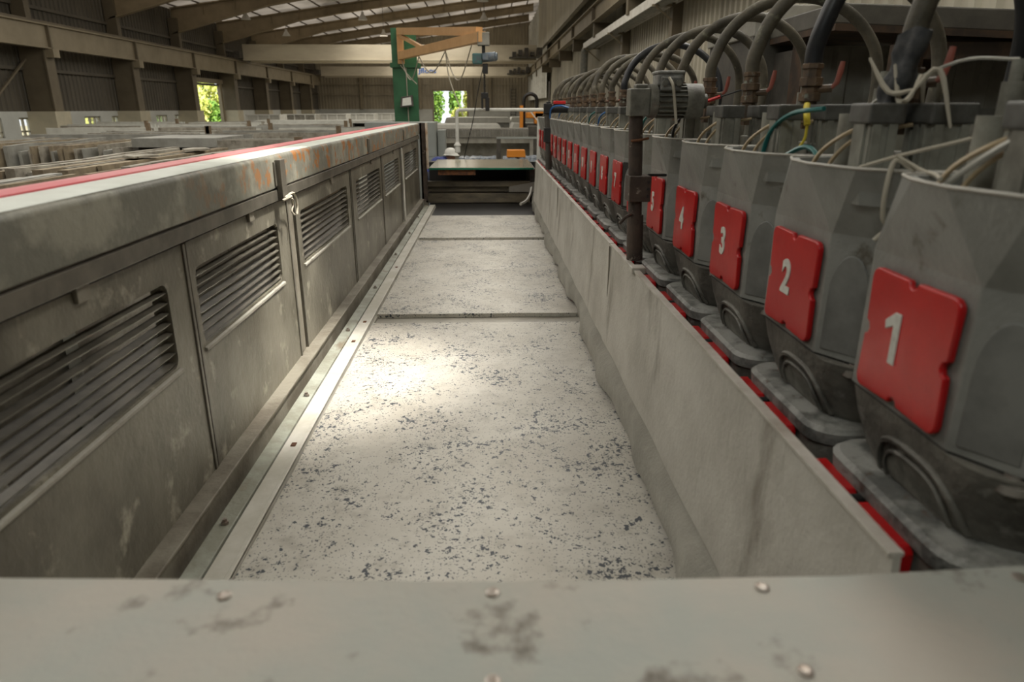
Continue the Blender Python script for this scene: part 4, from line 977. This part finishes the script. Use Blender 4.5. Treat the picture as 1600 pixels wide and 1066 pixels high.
J = [((px-.28,py,-1.30),.15),((px-.10,py-.02,-1.10),.16),((px+.03,py-.04,-1.03),.10),((px+.10,py-.05,-.99),.06),     # hips, chest, neck base, neck
     ((px+.01,py-.22,-1.07),.07),((px+.01,py+.16,-1.07),.07),((px+.15,py-.27,-1.30),.05),((px+.15,py+.21,-1.30),.05),
     ((px+.38,py-.22,-1.38),.035),((px+.38,py+.16,-1.38),.035),
     ((px-.28,py-.1,-1.34),.12),((px-.28,py+.1,-1.34),.12),((px-.2,py-.12,-1.78),.08),((px-.2,py+.12,-1.78),.08),((px-.28,py-.12,-2.17),.05),((px-.28,py+.12,-2.17),.05)]
body('torso', J[:10], [(0,1),(1,2),(2,4),(2,5),(4,6),(5,7)], m['blue'], t)
body('trousers', [J[0],J[10],J[11],J[12],J[13],J[14],J[15]], [(0,1),(0,2),(1,3),(2,4),(3,5),(4,6)], m['jeans'], t)
hd = [((px+.10,py-.05,-1.0),.055),((px+.155,py-.06,-.93),.085),((px+.185,py-.065,-.985),.06),((px+.24,py-.07,-.96),.018),((px+.15,py-.15,-.95),.018)]
hj = hd+[J[6],J[7],J[8],J[9]]
for s_, base in ((-1, Vector(J[8][0])), (1, Vector(J[9][0]))):
    for f in range(4): hj.append(((base.x+.10+.008*(f % 2), base.y-.03+.02*f, base.z-.01),.009)); 
    hj.append(((base.x+.05, base.y-.05*s_, base.z-.01),.011))
ed = [(0,1),(1,2),(1,3),(5,7),(6,8)]+[(7,9+i) for i in range(5)]+[(8,14+i) for i in range(5)]
o = body('head_and_hands', hj, ed, m['skin'], t); o.modifiers['remesh'].voxel_size = .008
c = MB(); c.lathe(px+.16, py-.06, [(.142,-.915),(.146,-.905),(.122,-.895),(.118,-.85),(.092,-.80),(.045,-.775),(.008,-.770)], 20)
for v in c.v:
    if v.z < -.89 and v.x > px+.2: v.x += .035; v.z -= .012
c.build('hard_hat', m['white'], t, 60)
MB().box(px-.33,px-.12,py-.17,py-.06,FL-.04,-2.14).box(px-.33,px-.12,py+.06,py+.17,FL-.04,-2.14).build('shoes', m['blackm'], t, 0, .03)
if 'at' in t: del t['at']
tag(MB().box(-.68,-.2,13.8,14.7,FL,-1.43).build('work_table', m['dark'], None, 0, .01), 'dark low work table in front of the bending worker', 'table')

# ------------------------------------------------------------------ left: slab racks
def edge_slab(x, y0, y1, zt, th, mat, label, group, rr, zb=-1.7, jag=.02, along='y', lean=0.):
    n = 5; top = []
    for i in range(n+1):
        top.append((y0+(y1-y0)*i/n, zt+rr.uniform(-jag, jag)*(1 if rr.random() < .5 else .3)))
    poly = top+[(y1, zb), (y0, zb)]
    c = MB()
    if along == 'y': c.loft([[(xx+lean*(p[1]-zb), p[0], p[1]) for p in poly] for xx in (x, x+th)])
    else: c.loft([[(p[0], xx, p[1]) for p in poly] for xx in (x, x+th)])
    return tag(c.build('raw_slab', mat, None, 0), label, 'stone slab', group)
mats = [m['raw'], m['raw'], m['raw2'], m['raw3']]
rr = random.Random(11)
for (ya, yb, tagname) in ((2.6,5.5,'nearer'), (6.1,9.3,'middle'),):
    lab = 'raw stone slab on edge in the %s bundle behind the red-edged side beam' % tagname
    x = -1.75
    while x > -4.1:
        th = rr.uniform(.03,.09); zt = -.49+rr.uniform(-.04,.02)
        edge_slab(x-th, ya+rr.uniform(-.25,.25), yb+rr.uniform(-.3,.25), zt, th, rr.choice(mats), lab, tagname+' bundle of slabs behind the side beam', rr, zb=-1.95, jag=.012)
        x -= th+rr.uniform(.01,.045)
    # rack base
    tag(MB().box(-4.15,-1.6,ya+.3,yb-.3,FL,-1.95).build('slab_rack', m['dark'], None, 0), 'dark steel rack under the %s slab bundle behind the side beam' % tagname, 'rack')
lab = 'grey slab standing end-on in the row of slab ends at the picture edge'
x = -8.9
while x < -6.1:
    th = rr.uniform(.03,.07)
    edge_slab(x, 11.6+rr.uniform(-.15,.2), 14.6, -.56+rr.uniform(-.10,.02), th, rr.choice([m['raw'],m['raw3'],m['raw2']]), lab, 'slabs standing end-on beyond the near bundles', rr, zb=-1.95)
    x += th+rr.uniform(.01,.12)
tag(MB().box(-9.0,-6.1,11.8,14.5,FL,-1.95).build('slab_rack', m['dark'], None, 0), 'dark rack carrying the end-on slabs', 'rack')
tag(MB().box(-9.4,-4.9,15.0,15.1,-1.95,-.5).box(-9.4,-4.9,14.95,15.3,-2.25,-1.95).build('large_slab', m['raw3'], None, 0), 'large grey slab standing broadside behind the end-on slabs', 'stone slab')
t = thing('steel_table', 'grey steel table with a black void under its top beyond the near slabs', 'table', (-5.3,12.9,FL))
MB().box(-6.0,-4.6,12.2,13.6,-.62,-.47).build('table_top', m['raw3'], t, 0, .004)
MB().box(-6.0,-5.9,12.2,13.6,FL,-.62).build('table_side', m['dark'], t, 0); MB().box(-4.7,-4.6,12.2,13.6,FL,-.62).build('table_side', m['dark'], t, 0); MB().box(-5.9,-4.7,13.4,13.5,FL,-.62).build('back_sheet', m['blackm'], t, 0)  # black back sheet puts the shadow under the table top into colour
G2 = 'broadside slabs beyond the steel table'
for k in range(6):
    edge_slab(12.0+k*.16, -4.5+.02*k, -2.7, -.50+rr.uniform(-.02,.015), .05, rr.choice([m['raw'],m['raw3']]), 'pale speckled slab standing broadside next to the steel table', G2, rr, zb=-2.24, jag=.008, along='x')
for (ry, xs) in ((17.0, ((-9.5,-6.6),(-6.4,-3.6),)), (20.5, ((-12.5,-9.6),(-9.3,-6.4),(-6.0,-3.2))), (24.5, ((-14.5,-11.5),(-11.2,-8.2),(-7.9,-4.9))), (29, ((-15.5,-12.4),(-12,-9),(-8.6,-5.6)))):
    lab = 'raw slab standing broadside in the %s rack row across the hall' % {17.0:'first',20.5:'second',24.5:'third',29:'fourth'}[ry]
    for xa, xb in xs:
        for k in range(6):
            edge_slab(ry+k*.22, xa+rr.uniform(0,.2), xb-rr.uniform(0,.2), -.52+rr.uniform(-.03,.03), .06, rr.choice([m['raw'],m['raw3'],m['foil'],m['foil']]), lab, lab.split(' in the ')[1].split(' across')[0]+' of broadside slabs', rr, zb=-2.24, jag=.01, along='x')
    for xx in (xs[0][1]+.1, xs[-1][0]-.12, xs[-1][1]+.1):
        tag(MB().box(xx-.05,xx+.05,ry-.15,ry-.05,FL,-.38).build('wooden_stake', m['wood'], None, 0), 'brown upright stake at the %s rack row' % {17.0:'first',20.5:'second',24.5:'third',29:'fourth'}[ry], 'stake', 'stakes of the %g row' % ry)
for (x, y, h_) in ((-2.55,9.75,-.36),(-4.3,6.0,-.40),):
    tag(MB().box(x-.05,x+.05,y-.1,y-.04,FL,h_).build('wooden_stake', m['wood'], None, 0), 'short wooden stake between slab bundles, %s' % ('near the red-edged beam' if x > -3 else 'among the near slabs'), 'stake')
tag(MB().box(-4.35,-4.2,5.62,5.74,FL,-.24).build('timber_post', m['orange'], None, 0), 'orange-brown timber post standing at the picture edge among slabs', 'post')
# a few loose offcuts on the bundles
rr = random.Random(21)
for k in range(6):
    x = -2.0-rr.random()*1.6; y = rr.uniform(6.4,8.8); z = -.462
    c = MB(); a = rr.uniform(0,3); pts = [(x+rr.uniform(.08,.2)*math.cos(a+q)*1.0, y+rr.uniform(.15,.35)*math.sin(a+q)) for q in (0,1.3,2.4,3.6,5)]
    c.prism(pts, 'z', z, z+.018); tag(c.build('stone_offcut', m['raw'], None, 0), 'flat broken offcut lying on top of the middle slab bundle', 'offcut', 'offcuts on the middle bundle')
# long benches further back
t = thing('long_bench', 'long dark bench with pale top beyond the slab rows, before the green column', 'bench', (-6,33,FL))
MB().box(-10.5,-4.3,32.6,34,-.62,-.5).build('bench_top', m['foil'], t, 0); c = MB()
for k in range(8): c.box(-10.4+k*.85,-10.3+k*.85,32.7,33.9,FL,-.62)
c.build('bench_legs', m['dark'], t, 0); MB().box(-10.5,-4.3,33.8,33.9,FL,-.62).build('back_sheet', m['blackm'], t, 0)
for i in range(5):
    x = -13.6+1.35*i; y = 41+2.6*i
    lab = ['nearest and whitest ribbed bin before the side wall','white ribbed bin behind the nearest one','third ribbed bin of the receding bin row','fourth ribbed bin of the receding bin row','last pale ribbed bin by the end wall'][i]
    t = thing('white_bin', lab, 'bin', (x+.95,y,FL))
    MB().box(x,x+1.9,y,y+1.4,-.9,-.32).build('bin_body', m['foil'] if i != 1 else m['machine'], t, 0, .01)
    c = MB()
    for q in (0,.63,1.26,1.84): c.box(x+q,x+q+.06,y-.05,y,-1.0,-.3)
    c.box(x-.02,x+1.92,y-.06,y,-.36,-.3); c.build('ribs', m['white'], t, 0)
    MB().box(x+.05,x+1.85,y+.05,y+1.35,FL,-.9).build('bin_stand', m['dark'], t, 0)
